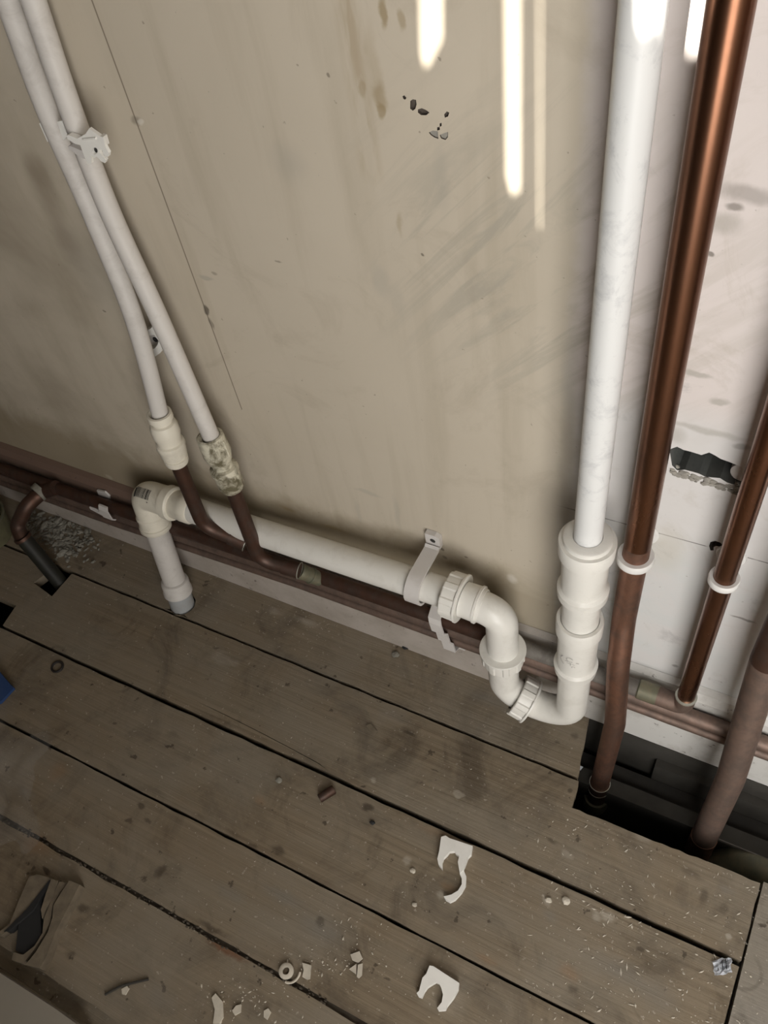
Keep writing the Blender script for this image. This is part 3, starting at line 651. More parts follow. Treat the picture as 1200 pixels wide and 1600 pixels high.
def nut(A, D, r, L, parent, lobes=9, flange=None):
    bm = bmesh.new(); lathe(bm, A, D, [(0, r*0.72), (0, r*0.93), (0.0015, r*0.955), (L, r*0.965), (L, r*0.72)], 108, lobes, r*0.045); nb = link('ribbed_nut', bm, 'white', parent)
    for f in nb.data.polygons: f.use_smooth = False
    if flange:
        bm = bmesh.new(); Dn = Vector(D).normalized(); lathe(bm, Vector(A)+Dn*flange[0], D, [(0, r*0.7), (0, flange[1]-0.0008), (0.0008, flange[1]), (flange[2], flange[1]), (flange[2]+0.0005, flange[1]-0.0006), (flange[2]+0.0005, r*0.7)], 48); link('flange', bm, 'white', nb, smooth=True)
    return nb
nut((hA.x-0.016, YC+0.002, hz), (1, 0, -0.02), 0.0320, 0.020, t, 9, (0.020, 0.0335, 0.0030))
nut((dx, YC, zn2-0.028), (0, 0, 1), 0.0300, 0.025, t, 9, (0.0250, 0.0320, 0.0035))
# U bend
zb = W(820, 1098, YC).z
bot = W(835, 1122, YC-0.012).z
zc_ = bot+RB+0.002
ulegx0, ulegx1 = dx, axx
mid = (ulegx0+ulegx1)/2; rad = (ulegx1-ulegx0)/2
upts = [Vector((ulegx0, YC, zn2-0.004))]
cz = zc_+rad*0.78
for i in range(25):
    a = math.pi+math.pi*i/24
    upts.append(Vector((mid+rad*math.cos(a), YC, cz+rad*0.80*math.sin(a))))
upts.append(Vector((ulegx1, YC, z6)))
bm = bmesh.new(); tube(bm, upts, RB, 40); link('u_bend', bm, 'white', t, smooth=True)
a = math.pi*1.36; nc = Vector((mid+rad*math.cos(a), YC, cz+rad*0.80*math.sin(a))); nd = Vector((-math.sin(a)*rad, 0, math.cos(a)*rad*0.8)).normalized()
nut(nc-nd*0.010, nd, 0.0325, 0.020, t, 9, (0.0200, 0.0342, 0.0030))

# ------------------------------------------------------------------ HORIZONTAL WASTE RUN, elbow with barcode, drop pipe
el0 = W(226, 772, -0.036)                   # elbow corner
h1 = Vector((hA.x-0.004, YC+0.002, hz))
hd = (h1-el0).normalized()
t = thing('waste_pipe', (el0.x, -0.07, 0.0), 'long white plastic waste pipe sloping along the wall to a barcoded elbow and drop pipe', 'pipe')
bm = bmesh.new(); tube(bm, [el0+hd*0.05, h1], 0.0208, 40); link('horizontal_tube', bm, 'white', t, smooth=True)
foot = Vector((HC[0]-0.002, HC[1]+0.001, -0.0)); dd = (foot-el0).normalized()
bm = bmesh.new(); tube(bm, [el0+dd*0.03, foot+dd*(-0.03)], 0.0198, 40); link('drop_tube', bm, 'supply', t, smooth=True)
bm = bmesh.new(); tube(bm, fillet([el0+hd*0.052, el0, el0+dd*0.052], 0.020, 10), 0.0245, 40)
eb = link('elbow', bm, 'ivory', t, smooth=True)
bm = bmesh.new(); sleeve(bm, el0+dd*0.040, dd, [(0, 0.0245), (0.002, 0.0262), (0.004, 0.0262), (0.005, 0.0250), (0.022, 0.0248), (0.023, 0.0268), (0.030, 0.0265), (0.033, 0.0240)], 0.0198, seg=44); link('socket', bm, 'ivory', eb, smooth=True)
bm = bmesh.new(); sleeve(bm, el0+hd*0.040, hd, [(0, 0.0246), (0.012, 0.0250), (0.013, 0.0280), (0.027, 0.0278), (0.030, 0.0252)], 0.0208, seg=44); link('socket', bm, 'ivory', eb, smooth=True)
bm = bmesh.new(); sleeve(bm, el0+hd*0.070, hd, [(0, 0.0232), (0.016, 0.0230), (0.018, 0.0238), (0.034, 0.0236), (0.037, 0.0215)], 0.0208, seg=44); link('coupling', bm, 'ivory', t, smooth=True)
# barcode on the socket, top side facing the viewer
xx = Vector((0, -1, 0)); xx = (xx-hd*xx.dot(hd)).normalized(); zz = hd.cross(xx)
if zz.z < 0: zz = -zz
bm = bmesh.new()
def hpatch(bm, s0, s1, a0, a1, r, n=8):
    prev = None
    for i in range(n+1):
        a = a0+(a1-a0)*i/n
        d = xx*math.cos(a)+zz*math.sin(a)
        cur = (bm.verts.new(el0+hd*s0+d*r), bm.verts.new(el0+hd*s1+d*r))
        if prev: bm.faces.new((prev[0], prev[1], cur[1], cur[0]))
        prev = cur
s = 0.004; rb = random.Random(5)
while s < 0.034:
    wv = rb.choice((0.0006, 0.0009, 0.0014)); hpatch(bm, s, s+wv, 0.74, 1.40, 0.0255); s += wv+rb.choice((0.0006, 0.0009, 0.0012))
hpatch(bm, 0.002, 0.004, 0.70, 1.30, 0.0255); hpatch(bm, 0.030, 0.0325, 0.56, 0.61, 0.0255, 2)
link('barcode_print', bm, 'ink', eb)
# collar at the floor and grey stub into the hole
bm = bmesh.new(); c0 = foot-dd*0.058; sleeve(bm, c0, dd, [(0, 0.0205), (0.002, 0.0235), (0.006, 0.0245), (0.022, 0.0245), (0.024, 0.0258), (0.030, 0.0256), (0.032, 0.0225)], 0.0198, seg=44); link('floor_collar', bm, 'supply', t, smooth=True)
bm = bmesh.new(); tube(bm, [foot-dd*0.030, foot+dd*0.10], 0.0215, 36); link('grey_stub', bm, 'greysock', t, smooth=True); 
bm = bmesh.new(); prism(bm, [(HC[0]+0.0195, HC[1]-0.004), (HC[0]+0.033, HC[1]-0.002), (HC[0]+0.033, HC[1]+0.016), (HC[0]+0.014, HC[1]+0.022)], -0.050, -0.046)  # blue piece added to stand in for the reflection on the grey pipe
single('plastic_scrap', bm, 'blue', 'bright blue scrap glimpsed in the floor hole beside the drop pipe', 'scrap', smooth=False)

# saddle clip on the horizontal run
def on_run(u, v): 
    p = W(u, v, -0.055); s = (p-el0).dot(hd); return el0+hd*s
pc = on_run(655, 905)
t = thing('pipe_clip', (pc.x, 0, pc.z), 'greyish saddle clip strapping the horizontal waste pipe, screwed to the wall', 'clip')
bm = bmesh.new(); rings = []
cl_w = 0.0105; ft = W(676, 852, -0.004)
path = []
for i in range(22):                                   # around the front of the pipe, from below to the top
    a = math.radians(-150+i*(245/21)); path.append((pc.y-math.cos(a)*0.0235, pc.z+math.sin(a)*0.0235))
path += [(-0.030, pc.z+0.0225), (-0.0135, pc.z+0.0220), (-0.0085, pc.z+0.0260)]
path2 = []
for i, (y, z) in enumerate(path):
    a = path[max(i-1, 0)]; b = path[min(i+1, len(path)-1)]; d = Vector((b[0]-a[0], b[1]-a[1])).normalized(); path2.append((y-d.y*0.0035, z+d.x*0.0035))
for i in range(len(path)):
    y, z = path[i]; y2, z2 = path2[i]
    rings.append([bm.verts.new((pc.x+s*cl_w, yy, zz_)) for s, yy, zz_ in ((-1, y, z), (1, y, z), (1, y2, z2), (-1, y2, z2))])
for a, b in zip(rings, rings[1:]):
    for k_ in range(4): bm.faces.new((a[k_], a[(k_+1) % 4], b[(k_+1) % 4], b[k_]))
bm.faces.new(rings[0]); bm.faces.new(rings[-1]); link('strap', bm, 'clipg', t, smooth=True)
zfoot = pc.z+0.036
bm = bmesh.new(); hole = [(pc.x+0.0042*math.cos(i*math.pi/8), zfoot+0.0042*math.sin(i*math.pi/8)) for i in range(16)]
prism(bm, [(pc.x-0.0105, zfoot-0.014), (pc.x+0.0105, zfoot-0.014), (pc.x+0.0105, zfoot+0.009), (pc.x+0.004, zfoot+0.012), (pc.x-0.0105, zfoot+0.012)], -0.0085, -0.0005, [hole], axis='y'); ftp = link('foot', bm, 'clipg', t)
bm = bmesh.new(); lathe(bm, (pc.x, -0.001, zfoot), (0, -1, 0), [(0, 0), (0, 0.0041), (0.0070, 0.0041), (0.0076, 0.002), (0.0076, 0)], 16); link('screw_head', bm, 'ink', ftp, smooth=True)  # black disc paints the dark of the foot's screw hole

# stepped saddles over the horizontal copper pipes
def stepped(u, v, label, broken=0):
    p = W(u, v, -0.04); t = thing('pipe_saddle', (p.x, 0, p.z), label, 'clip')
    w_ = 0.0095; dzs = 0.0
    q = -0.025 if broken else 0.0
    segs = [(-0.0160, q+0.207), (-0.0440, q+0.196), (-0.0480, q+0.188), (-0.0480, q+0.166), (-0.0420, q+0.158), (-0.0420, q+0.134), (-0.0380, q+0.126), (-0.0380, q+0.104), (-0.0180, q+0.098), (-0.0168, q+0.078)]
    if broken: segs = segs[1:5]
    bm = bmesh.new(); R_ = []
    for i, (y, z) in enumerate(segs):
        xo = p.x+(0.0025*i if not broken else 0.0)
        R_.append([bm.verts.new((xo+s*w_, yy, z)) for s, yy in ((-1, y), (1, y), (1, y-0.003), (-1, y-0.003))])
    for a, b in zip(R_, R_[1:]):
        for k_ in range(4): bm.faces.new((a[k_], a[(k_+1) % 4], b[(k_+1) % 4], b[k_]))
    bm.faces.new(R_[0]); bm.faces.new(R_[-1]); link('strap', bm, 'clipg', t)
    return t
stepped(678, 955, 'stepped grey saddle strap over the copper pipes below the trap nut')
ts = stepped(163, 785, 'dusty broken saddle strap over the copper pipes left of the barcoded elbow', 1)
bm = bmesh.new(); c = W(168, 766, -0.006); prism(bm, [(c.x-0.016, c.z-0.024), (c.x+0.004, c.z-0.026), (c.x+0.018, c.z+0.006), (c.x+0.012, c.z+0.016), (c.x-0.008, c.z+0.012)], -0.020, -0.0165, axis='y'); link('tab', bm, 'clipg', ts)
bm = bmesh.new(); c = W(152, 797, -0.042); prism(bm, [(c.x-0.012, c.z+0.001), (c.x+0.012, c.z-0.006), (c.x+0.022, c.z+0.008), (c.x+0.018, c.z+0.014), (c.x+0.006, c.z+0.002), (c.x-0.012, c.z+0.007)], -0.046, -0.042, axis='y'); link('curl', bm, 'clipg', ts)

# ------------------------------------------------------------------ LEFT SUPPLY PIPES
def supply(px, cpl, tail, mat_c, label, el_end, dirty):
    base = W(*cpl[1]); t = thing('supply_pipe', (base.x, base.y, base.z-0.2), label, 'pipe')
    pts = [W(*p) for p in px]; first = pts[0]+(pts[0]-pts[1])*1.2; pts = [first]+pts
    # smooth spline through the points
    sm = []
    for i in range(len(pts)-1):
        p0 = pts[max(i-1, 0)]; p1 = pts[i]; p2_ = pts[i+1]; p3 = pts[min(i+2, len(pts)-1)]
        for j in range(10):
            s = j/10; sm.append(0.5*((2*p1)+(p2_-p0)*s+(2*p0-5*p1+4*p2_-p3)*s*s+(3*p1-p0-3*p2_+p3)*s**3))
    sm.append(pts[-1])
    bm = bmesh.new(); tube(bm, sm, 0.0112, 28); link('plastic_tube', bm, 'supply', t, smooth=True)
    a, b = W(*cpl[0]), W(*cpl[1]); D = (b-a); L = D.length; D.normalize()
    bm = bmesh.new()
    if not dirty:
        lathe(bm, a, D, [(0.004, 0.0108), (0.0, 0.0135), (0.0005, 0.0165), (L*0.10, 0.0170), (L*0.11, 0.0138), (L*0.17, 0.0138), (L*0.19, 0.0170), (L*0.26, 0.0190), (L*0.40, 0.0192), (L*0.48, 0.0172), (L*0.56, 0.0166), (L*0.58, 0.0196), (L*0.64, 0.0202), (L*0.68, 0.0190), (L*0.82, 0.0180), (L*0.85, 0.0155), (L*0.88, 0.0155), (L*0.89, 0.0172), (L*0.97, 0.0166), (L, 0.0155), (L, 0.0100)], 40)
    else:
        lathe(bm, a, D, [(0.004, 0.0108), (0.0, 0.0150), (0.001, 0.0178), (L*0.10, 0.0184), (L*0.32, 0.0190), (L*0.44, 0.0165), (L*0.50, 0.0135), (L*0.56, 0.0140), (L*0.58, 0.0190), (L*0.66, 0.0196), (L*0.68, 0.0178), (L*0.92, 0.0180), (L, 0.0150), (L, 0.0100)], 40)
    c = link('push_fit_coupling', bm, mat_c, t, smooth=True)
    if dirty:
        for s_ in (0.12, 0.70):
            p0 = a+D*(L*s_); side = (Vector((1, 0.10, 0.35))).normalized()
            bm = bmesh.new(); 
            for aa in (0,):
                q = p0+side*0.0175; tube(bm, [q, q+D*(L*0.26)], [0.0026, 0.0026], 8)
            link('rib', bm, 'grubby', c, smooth=True)
    tp = [W(*p) for p in tail]; tp[0] = b-D*0.006
    bm = bmesh.new(); tube(bm, fillet(tp, [0.034]*(len(tp)-2)), 0.0108, 24); ct = link('copper_tail', bm, 'copperdark', t, smooth=True)
    dd_ = (tp[-1]-tp[-2]).normalized()
    bm = bmesh.new(); tube(bm, [tp[-1]-dd_*0.020, tp[-1]+dd_*0.006], 0.0125, 24); s_ = link('end_socket', bm, 'copperdark', t, smooth=True)
    bm = bmesh.new(); lathe(bm, tp[-1]+dd_*0.0055, dd_, [(0, 0.0118), (0, 0.0133), (0.0012, 0.0133), (0.0012, 0.0118)], 24); link('solder_ring', bm, 'solder', s_, smooth=True)
    return t
supply([(12,0,-0.024),(72,167,-0.024),(144,333,-0.030),(210,500,-0.045),(252,655,-0.062)], [(248,645,-0.062),(277,722,-0.069)],
    [(277,722,-0.068),(318,822,-0.070),(378,846,-0.060)], 'ivory', 'left white supply pipe ending in a clean cream push-fit coupling', None, False)
supply([(52,0,-0.024),(109,167,-0.030),(173,333,-0.034),(250,500,-0.045),(330,682,-0.060)], [(327,680,-0.060),(364,763,-0.067)],
    [(364,763,-0.066),(405,875,-0.070),(462,890,-0.060)], 'grubby', 'right white supply pipe ending in a grubby mould-stained push-fit coupling', None, True)
# tee fitting on the middle pipe to the right of the second tail
bm = bmesh.new(); a, b = W(468, 892, -0.050), W(500, 905, -0.036); lathe(bm, a, b-a, [(0, 0), (0, 0.0118), (0.006, 0.0128), (0.010, 0.0118), (0.020, 0.0118), (0.0215, 0.0135), (0.0235, 0.0135), (0.0245, 0.0118), (0.040, 0.0112), (0.04, 0)], 24)
single('pipe_fitting', bm, 'brass', 'small tarnished fitting just right of the second copper tail', 'fitting')

# talon clips on the supply pipes
def talon(px, rin, label, yb, depth, flip=1, tilt=0.42, gap=(0.30)):
    """C-shaped snap clip: base block + two curved jaws. Local: opening towards -y when flip=1"""
    c = W(*px); t = thing('pipe_clip', (c.x, c.y, c.z), label, 'clip')
    return t, c
def rotz_tilt(bm, c, ang):
    bmesh.ops.rotate(bm, verts=bm.verts, cent=c, matrix=Matrix.Rotation(ang, 3, 'Y'))
def wplate(name, px, y, th, mat, parent, holes=()):
    f = lambda l: [(W(u, v, y).x, W(u, v, y).z) for u, v in l]
    bm = bmesh.new(); prism(bm, f(px), y, y+th, [f(h) for h in holes], axis='y'); return link(name, bm, mat, parent)
# a) clip behind the left pipe: two jaw tips show either side
c = W(82, 200, -0.022); t = thing('pipe_clip', (c.x, 0, c.z), 'white clip behind the left supply pipe, only its two jaw tips showing', 'clip')
bm = bmesh.new(); box(bm, (c.x-0.010, -0.0105, c.z-0.010), (c.x+0.012, -0.0005, c.z+0.010)); link('base_block', bm, 'clipw', t)
wplate('jaw', [(61,193),(66,191),(79,219),(74,222)], -0.026, 0.016, 'clipw', t)
wplate('jaw', [(89,190),(97,189),(105,213),(99,220),(94,206)], -0.0375, 0.003, 'clipw', t)
# b) clip snapped back to front over the right supply pipe, back plate facing out
c = W(146, 232, -0.048); t = thing('pipe_clip', (c.x, c.y, c.z), 'white clip snapped backwards over the right supply pipe, screw hole facing out', 'clip')
hp = [(148+4.6*math.cos(i*math.pi/6), 236+5.4*math.sin(i*math.pi/6)) for i in range(12)]
wplate('back_plate', [(121,216),(133,210),(139,201),(146,206),(156,213),(161,214),(164,228),(170,239),(169,245),(163,244),(159,234),(155,234),(156,240),(166,250),(164,255),(158,252),(151,245),(147,247),(142,242),(143,256),(137,258),(134,251),(128,234)], -0.048, 0.0035, 'clipw', t, [hp])
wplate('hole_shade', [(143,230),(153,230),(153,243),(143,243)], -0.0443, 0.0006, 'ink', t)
wplate('jaw', [(103,212),(107,211),(124,218),(126,227),(118,225),(106,218)], -0.0475, 0.006, 'clipw', t)
wplate('jaw', [(106,229),(110,228),(129,236),(133,249),(126,246),(108,234)], -0.0475, 0.006, 'clipg', t)
wplate('jaw', [(156,213),(161,215),(165,229),(161,231)], -0.0445, 0.006, 'clipw', t)
bm = bmesh.new(); tube(bm, [W(130, 218, -0.0485), W(150, 216, -0.0485)], 0.0012, 8); link('rib', bm, 'clipw', t, smooth=True)
# c) open clip between the two pipes
c = W(238, 533, -0.010); t = thing('pipe_clip', (c.x, 0, c.z), 'empty white open-jawed clip on the wall between the two supply pipes', 'clip')
bm = bmesh.new(); box(bm, (c.x-0.010, -0.0065, c.z-0.012), (c.x+0.012, -0.0005, c.z+0.010)); bb = link('base_block', bm, 'clipg', t)
bm = bmesh.new(); lathe(bm, (c.x+0.003, -0.0064, c.z+0.001), (0, -1, 0), [(0, 0), (0, 0.0036), (0.0015, 0.0034), (0.002, 0)], 14); link('screw_head', bm, 'ink', bb, smooth=True)  # black disc stands in for the dark hole in the base block
wplate('jaw', [(225,519),(236,513),(241,505),(243,514),(248,522),(253,531),(248,533),(241,523),(231,525)], -0.0165, 0.010, 'clipw', t)
wplate('jaw', [(253,531),(255,540),(250,552),(241,558),(235,555),(233,547),(241,545),(246,539),(248,532)], -0.0165, 0.010, 'clipw', t)

# ------------------------------------------------------------------ FAR LEFT: old pipework
t = thing('old_branch_pipe', F(88, 905, 0.0), 'dark sleeved branch pipe at far left dropping into the board notch', 'pipe')
u0 = [W(66, 768, -0.045), W(42, 790, -0.080), W(26, 822, -0.110)]
bm = bmesh.new(); tube(bm, fillet([W(88, 762, -0.036)]+u0+[W(36, 842, -0.122)], 0.03), 0.0135, 20); link('upper_elbow', bm, 'copperdark', t, smooth=True)
bm = bmesh.new(); lathe(bm, W(58, 772, -0.055), u0[0]-u0[1], [(0, 0.013), (0, 0.0175), (0.012, 0.0175), (0.012, 0.013)], 20); link('collar', bm, 'rubble', t, smooth=True)
a, b = W(34, 838, -0.121), F(88, 903, 0.0); b2 = b+(b-a).normalized()*0.09
bm = bmesh.new(); lathe(bm, a, b-a, [(0, 0.010), (0, 0.0165), (0.006, 0.0165), (0.006, 0.013)], 20); link('collar', bm, 'copperdark', t, smooth=True)
bm = bmesh.new(); tube(bm, [a, b, b2], 0.0140, 20); link('sleeved_leg', bm, 'blackins', t, smooth=True)
# olive round object cut by the left edge
t = thing('round_tub', F(-48, 850, 0.0), 'olive rounded tub cut off by the left edge beside the skirting', 'tub')
c = Vector((-1.305, -0.105, 0))
bm = bmesh.new(); lathe(bm, (c.x, c.y, 0.001), (0, 0, 1), [(0, 0), (0, 0.042), (0.060, 0.050), (0.061, 0.048), (0.004, 0.040), (0.004, 0)], 40); link('body', bm, 'olive', t, smooth=True)
bm = bmesh.new(); tube(bm, [(c.x+0.0505*math.cos(i*math.pi/20), c.y+0.0505*math.sin(i*math.pi/20), 0.060) for i in range(41)], 0.0022, 8); link('rim', bm, 'brass', t, smooth=True)
# rubble at the skirting foot
bm = bmesh.new(); rr = random.Random(21)
for i in range(420):
    u = rr.gauss(88, 26); v = 832+0.42*(u-88)+rr.gauss(0, 17)
    p = F(u, v, 0.0)
    if p.y > -0.018 or p.y < -0.105 or u < 40: continue
    s_ = rr.uniform(0.0012, 0.0050)*(1.6 if rr.random() < 0.06 else 1)
    mt = Matrix.Translation((p.x, p.y, s_*0.35)) @ Matrix.Rotation(rr.uniform(0, 6), 4, 'Z') @ Matrix.Rotation(rr.uniform(0, 1), 4, 'X') @ Matrix.Diagonal((s_*rr.uniform(1, 2), s_, s_*0.7, 1))
    bmesh.ops.create_icosphere(bm, subdivisions=1, radius=1, matrix=mt)
single('rubble', bm, 'rubble', 'grey crumbled rubble heaped at the skirting foot at far left', 'rubble', smooth=False, kind='stuff')

# ------------------------------------------------------------------ THINGS ON THE FLOOR
def px_prism(name, px, th, mat, z=0.0, parent=None, holes=(), lift=0.0003):
    bm = bmesh.new(); prism(bm, [tuple(F(u, v, z)[:2]) for u, v in px], z+lift, z+lift+th, [[tuple(F(u, v, z)[:2]) for u, v in h] for h in holes])
    return link(name, bm, mat, parent)
# upper loose clip with long hook
t = thing('loose_pipe_clip', F(710, 1345), 'white loose talon clip with a long curved hook lying on the floorboards', 'clip')
px_prism('clip_body', [(690,1311),(697,1309),(703,1313),(739,1325),(737,1338),(732,1343),(725,1362),(719,1368),(716,1350),(718,1341),(713,1337),(711,1333),(703,1334),(700,1338),(694,1344),(692,1350),(692,1361),(686,1354),(684,1345),(687,1333)], 0.0095, 'clipw', parent=t)
px_prism('hook', [(719,1368),(725,1362),(729,1372),(728,1386),(722,1397),(712,1408),(704,1412),(697,1408),(694,1403),(706,1400),(716,1394),(722,1384),(722,1375)], 0.0075, 'clipw', parent=t)
t = thing('loose_pipe_clip', F(688, 1545), 'white loose C-shaped clip nearest the bottom of the view', 'clip')
px_prism('clip_body', [(672,1511),(678,1512),(718,1538),(717,1548),(710,1561),(699,1575),(697,1580),(686,1581),(684,1577),(691,1568),(693,1556),(690,1545),(687,1539),(682,1537),(675,1541),(669,1545),(664,1552),(660,1561),(655,1559),(652,1554),(656,1550),(661,1530),(667,1524)], 0.0095, 'clipw', parent=t)
# ring washer fragment with loose rim
t = thing('washer', F(450, 1520), 'chalky broken ring washer lying in the board gap', 'washer')
c = F(448, 1518); bm = bmesh.new(); 
sleeve(bm, (c.x, c.y, 0.0006), (0, 0, 1), [(0, 0.0095), (0.001, 0.0103), (0.004, 0.0100), (0.005, 0.0085)], 0.0048, seg=22); link('ring', bm, 'chipc', t, smooth=True)
bm = bmesh.new(); cc = F(455, 1519); tube(bm, [(cc.x+0.0125*math.cos(a*0.22-1.6), cc.y+0.0135*math.sin(a*0.22-1.6), 0.003) for a in range(10)], 0.0016, 8); link('split_rim', bm, 'chipc', t, smooth=True)
def flake(px, th, mat, name, label, cat, group=None, z=0.0):
    bm = bmesh.new(); prism(bm, [tuple(F(u, v, z)[:2]) for u, v in px], z+0.0003, z+0.0003+th)
    return single(name, bm, mat, label, cat, group, smooth=False)
flake([(473,1505),(487,1509),(485,1530),(480,1531),(473,1527),(475,1517)], 0.003, 'chipc', 'plaster_flake', 'notched cream plaster flake right of the broken ring washer', 'flake')
flake([(548,1492),(562,1487),(567,1498),(560,1505),(551,1501)], 0.003, 'chipc', 'plaster_flake', 'squarish cream plaster flake, topmost of the trio between washer and clip', 'flake')
flake([(546,1515),(557,1507),(557,1523)], 0.003, 'chipc', 'plaster_flake', 'triangular cream plaster flake, left of the trio between washer and clip', 'flake')
flake([(560,1508),(567,1506),(566,1524),(561,1529),(558,1527)], 0.003, 'chipc', 'plaster_flake', 'narrow cream plaster flake, right of the trio between washer and clip', 'flake')
flake([(572,1134),(580,1131),(590,1144),(584,1153)], 0.0012, 'splint', 'cardboard_scrap', 'small tan rectangular scrap on the second floorboard', 'scrap')
flake([(332,1560),(338,1553),(349,1566),(350,1590),(344,1600),(334,1600),(337,1578)], 0.004, 'chipc', 'plaster_flake', 'long cream plaster flake at the bottom edge of the view', 'flake')
flake([(370,1572),(378,1570),(377,1582),(368,1587),(364,1580)], 0.004, 'chipc', 'plaster_flake', 'chunky cream flake right of the long one at the bottom edge', 'flake')
flake([(413,1580),(420,1576),(424,1582),(418,1594),(413,1590)], 0.003, 'chipc', 'plaster_flake', 'oval cream flake left of the washer near the bottom edge', 'flake')
flake([(191,1546),(200,1541),(203,1545),(197,1555),(192,1554)], 0.003, 'chipc', 'plaster_flake', 'small cream flake standing alone at bottom left', 'flake')
flake([(903,1196),(911,1199),(907,1204),(901,1202)], 0.002, 'foil', 'paper_scrap', 'tiny bright white scrap in the floor opening by the board ends', 'scrap', z=-0.055)
# wrapper with print
t = thing('wrapper', F(1128, 1511), 'crumpled white and grey printed wrapper at the board ends, lower right', 'wrapper')
bm = bmesh.new(); c = F(1128, 1511); n = 7; rr = random.Random(4); g = []
e1 = (F(1142, 1507)-F(1114, 1513)); e2 = (F(1126, 1499)-F(1128, 1523))
for i in range(n):
    row = []
    for j in range(n):
        q = c+e1*(i/(n-1)-0.5)*(1+rr.uniform(-0.1, 0.1))+e2*(j/(n-1)-0.5)*(1+rr.uniform(-0.12, 0.12)); q.z = 0.0015+rr.uniform(0, 0.0055); row.append(bm.verts.new(q))
    g.append(row)
for i in range(n-1):
    for j in range(n-1): bm.faces.new((g[i][j], g[i+1][j], g[i+1][j+1], g[i][j+1]))
bmesh.ops.solidify(bm, geom=bm.faces[:], thickness=0.0006)
link('foil', bm, 'foil', t)
bm = bmesh.new()
for i, (s0, s1) in enumerate(((-0.30, -0.26), (-0.05, 0.0), (0.06, 0.09), (0.14, 0.20), (0.25, 0.28))):
    l = -0.25; h = 0.38 if i else -0.05
    vv = [bm.verts.new(Vector((*(c+e1*a+e2*b)[:2], 0.0085))) for a, b in ((s0, l), (s1, l), (s1, h), (s0, h))]; bm.faces.new(vv)
bmesh.ops.solidify(bm, geom=bm.faces[:], thickness=0.0004)
link('printed_bars', bm, 'inkgrey', t)
# copper offcut (dark stub) and black O-ring
bm = bmesh.new(); a, b = F(499, 1248, 0.0075), F(522, 1233, 0.0075); d = b-a
lathe(bm, a, d, [(0, 0.0035), (0, 0.0060), (0.001, 0.0066), (d.length-0.002, 0.0072), (d.length, 0.0066), (d.length, 0.0050), (0.004, 0.0038)], 20)
single('screw_plug', bm, 'copperdark', 'short dark brown tubular plug lying on the third floorboard', 'plug')
bm = bmesh.new(); c = F(90.5, 1043); tube(bm, [(c.x+0.0098*math.cos(i*math.pi/14), c.y+0.0098*math.sin(i*math.pi/14), 0.0026) for i in range(29)], 0.0021, 8)
single('rubber_ring', bm, 'rubber', 'black rubber O-ring on the floorboards at left', 'ring')
# blue object, far left
t = thing('blue_box', F(-2, 1072), 'dark blue plastic box corner poking in at the left edge', 'box')
px_prism('body', [(0,1049),(24,1077),(4,1099),(-45,1122),(-70,1080)], 0.018, 'blue', parent=t, z=0.0)
px_prism('lid', [(0,1050),(22,1077),(3,1097),(-43,1120),(-67,1080)], 0.003, 'blue', parent=t, z=0.0185)
# split wood offcut with blackened hollow
t = thing('wood_offcut', F(65, 1440), 'split pale wood offcut with a blackened hollow, lower left', 'offcut')
px_prism('left_splinter', [(52,1374),(66,1371),(88,1377),(80,1392),(52,1430),(30,1450),(8,1466),(0,1464),(22,1448),(36,1412)], 0.014, 'splint', parent=t)
px_prism('charred_core', [(66,1388),(72,1384),(72,1402),(68,1430),(70,1462),(62,1480),(44,1495),(30,1488),(34,1450),(48,1420)], 0.011, 'char', parent=t)
px_prism('middle_splinter', [(88,1378),(98,1382),(92,1404),(80,1424),(74,1440),(72,1426),(80,1400)], 0.017, 'splint', parent=t)
px_prism('right_splinter', [(100,1382),(113,1385),(102,1398),(90,1418),(86,1445),(76,1466),(58,1492),(44,1510),(26,1504),(30,1492),(44,1496),(62,1482),(74,1462),(76,1440),(88,1410)], 0.016, 'splint', parent=t)
px_prism('outer_splinter', [(117,1382),(133,1388),(126,1402),(112,1430),(96,1462),(82,1500),(72,1518),(50,1512),(66,1492),(84,1462),(91,1440),(93,1420),(106,1398)], 0.020, 'splint', parent=t)
px_prism('dark_strip', [(84,1380),(90,1380),(58,1428),(22,1458),(14,1460),(50,1424)], 0.0155, 'char', parent=t)
# pale board offcut in bottom left corner
bm = bmesh.new(); pxl = [(0,1520),(40,1546),(85,1575),(128,1606),(100,1720),(-150,1700),(-160,1440)]
prism(bm, [tuple(F(u, v, 0.03)[:2]) for u, v in pxl], 0.0008, 0.030)
single('board_offcut', bm, 'sheet', 'pale smooth board lying on the floor in the bottom left corner', 'board', smooth=False)
# polythene sheet at left
bm = bmesh.new(); rr = random.Random(12); g = []; n = 16
cs = [F(-60, 1120, 0), F(62, 1150, 0), F(60, 1330, 0), F(-80, 1330, 0)]
for i in range(n):
    row = []
    for j in range(n):
        s_, t_ = i/(n-1), j/(n-1); q = (cs[0]*(1-s_)+cs[1]*s_)*(1-t_)+(cs[3]*(1-s_)+cs[2]*s_)*t_
        q = q+Vector((rr.uniform(-0.002, 0.002), rr.uniform(-0.002, 0.002), 0)); edge = min(s_, 1-s_, t_, 1-t_)
        q = q+Vector((0.018*math.sin(t_*9+1)*s_, 0.012*math.sin(s_*11)*(1 if t_ > 0.5 else -1), 0))*(1 if edge < 0.1 else 0.5)
        q.z = 0.003+0.030*min(edge*4, 1)*abs(math.sin(s_*7+t_*3)*math.cos(t_*6-s_*2))+rr.uniform(0, 0.003); row.append(bm.verts.new(q))
    g.append(row)
for i in range(n-1):
    for j in range(n-1): bm.faces.new((g[i][j], g[i+1][j], g[i+1][j+1], g[i][j+1]))
single('polythene_sheet', bm, 'poly', 'crumpled clear dusty polythene sheet on the boards at the left edge', 'sheet')
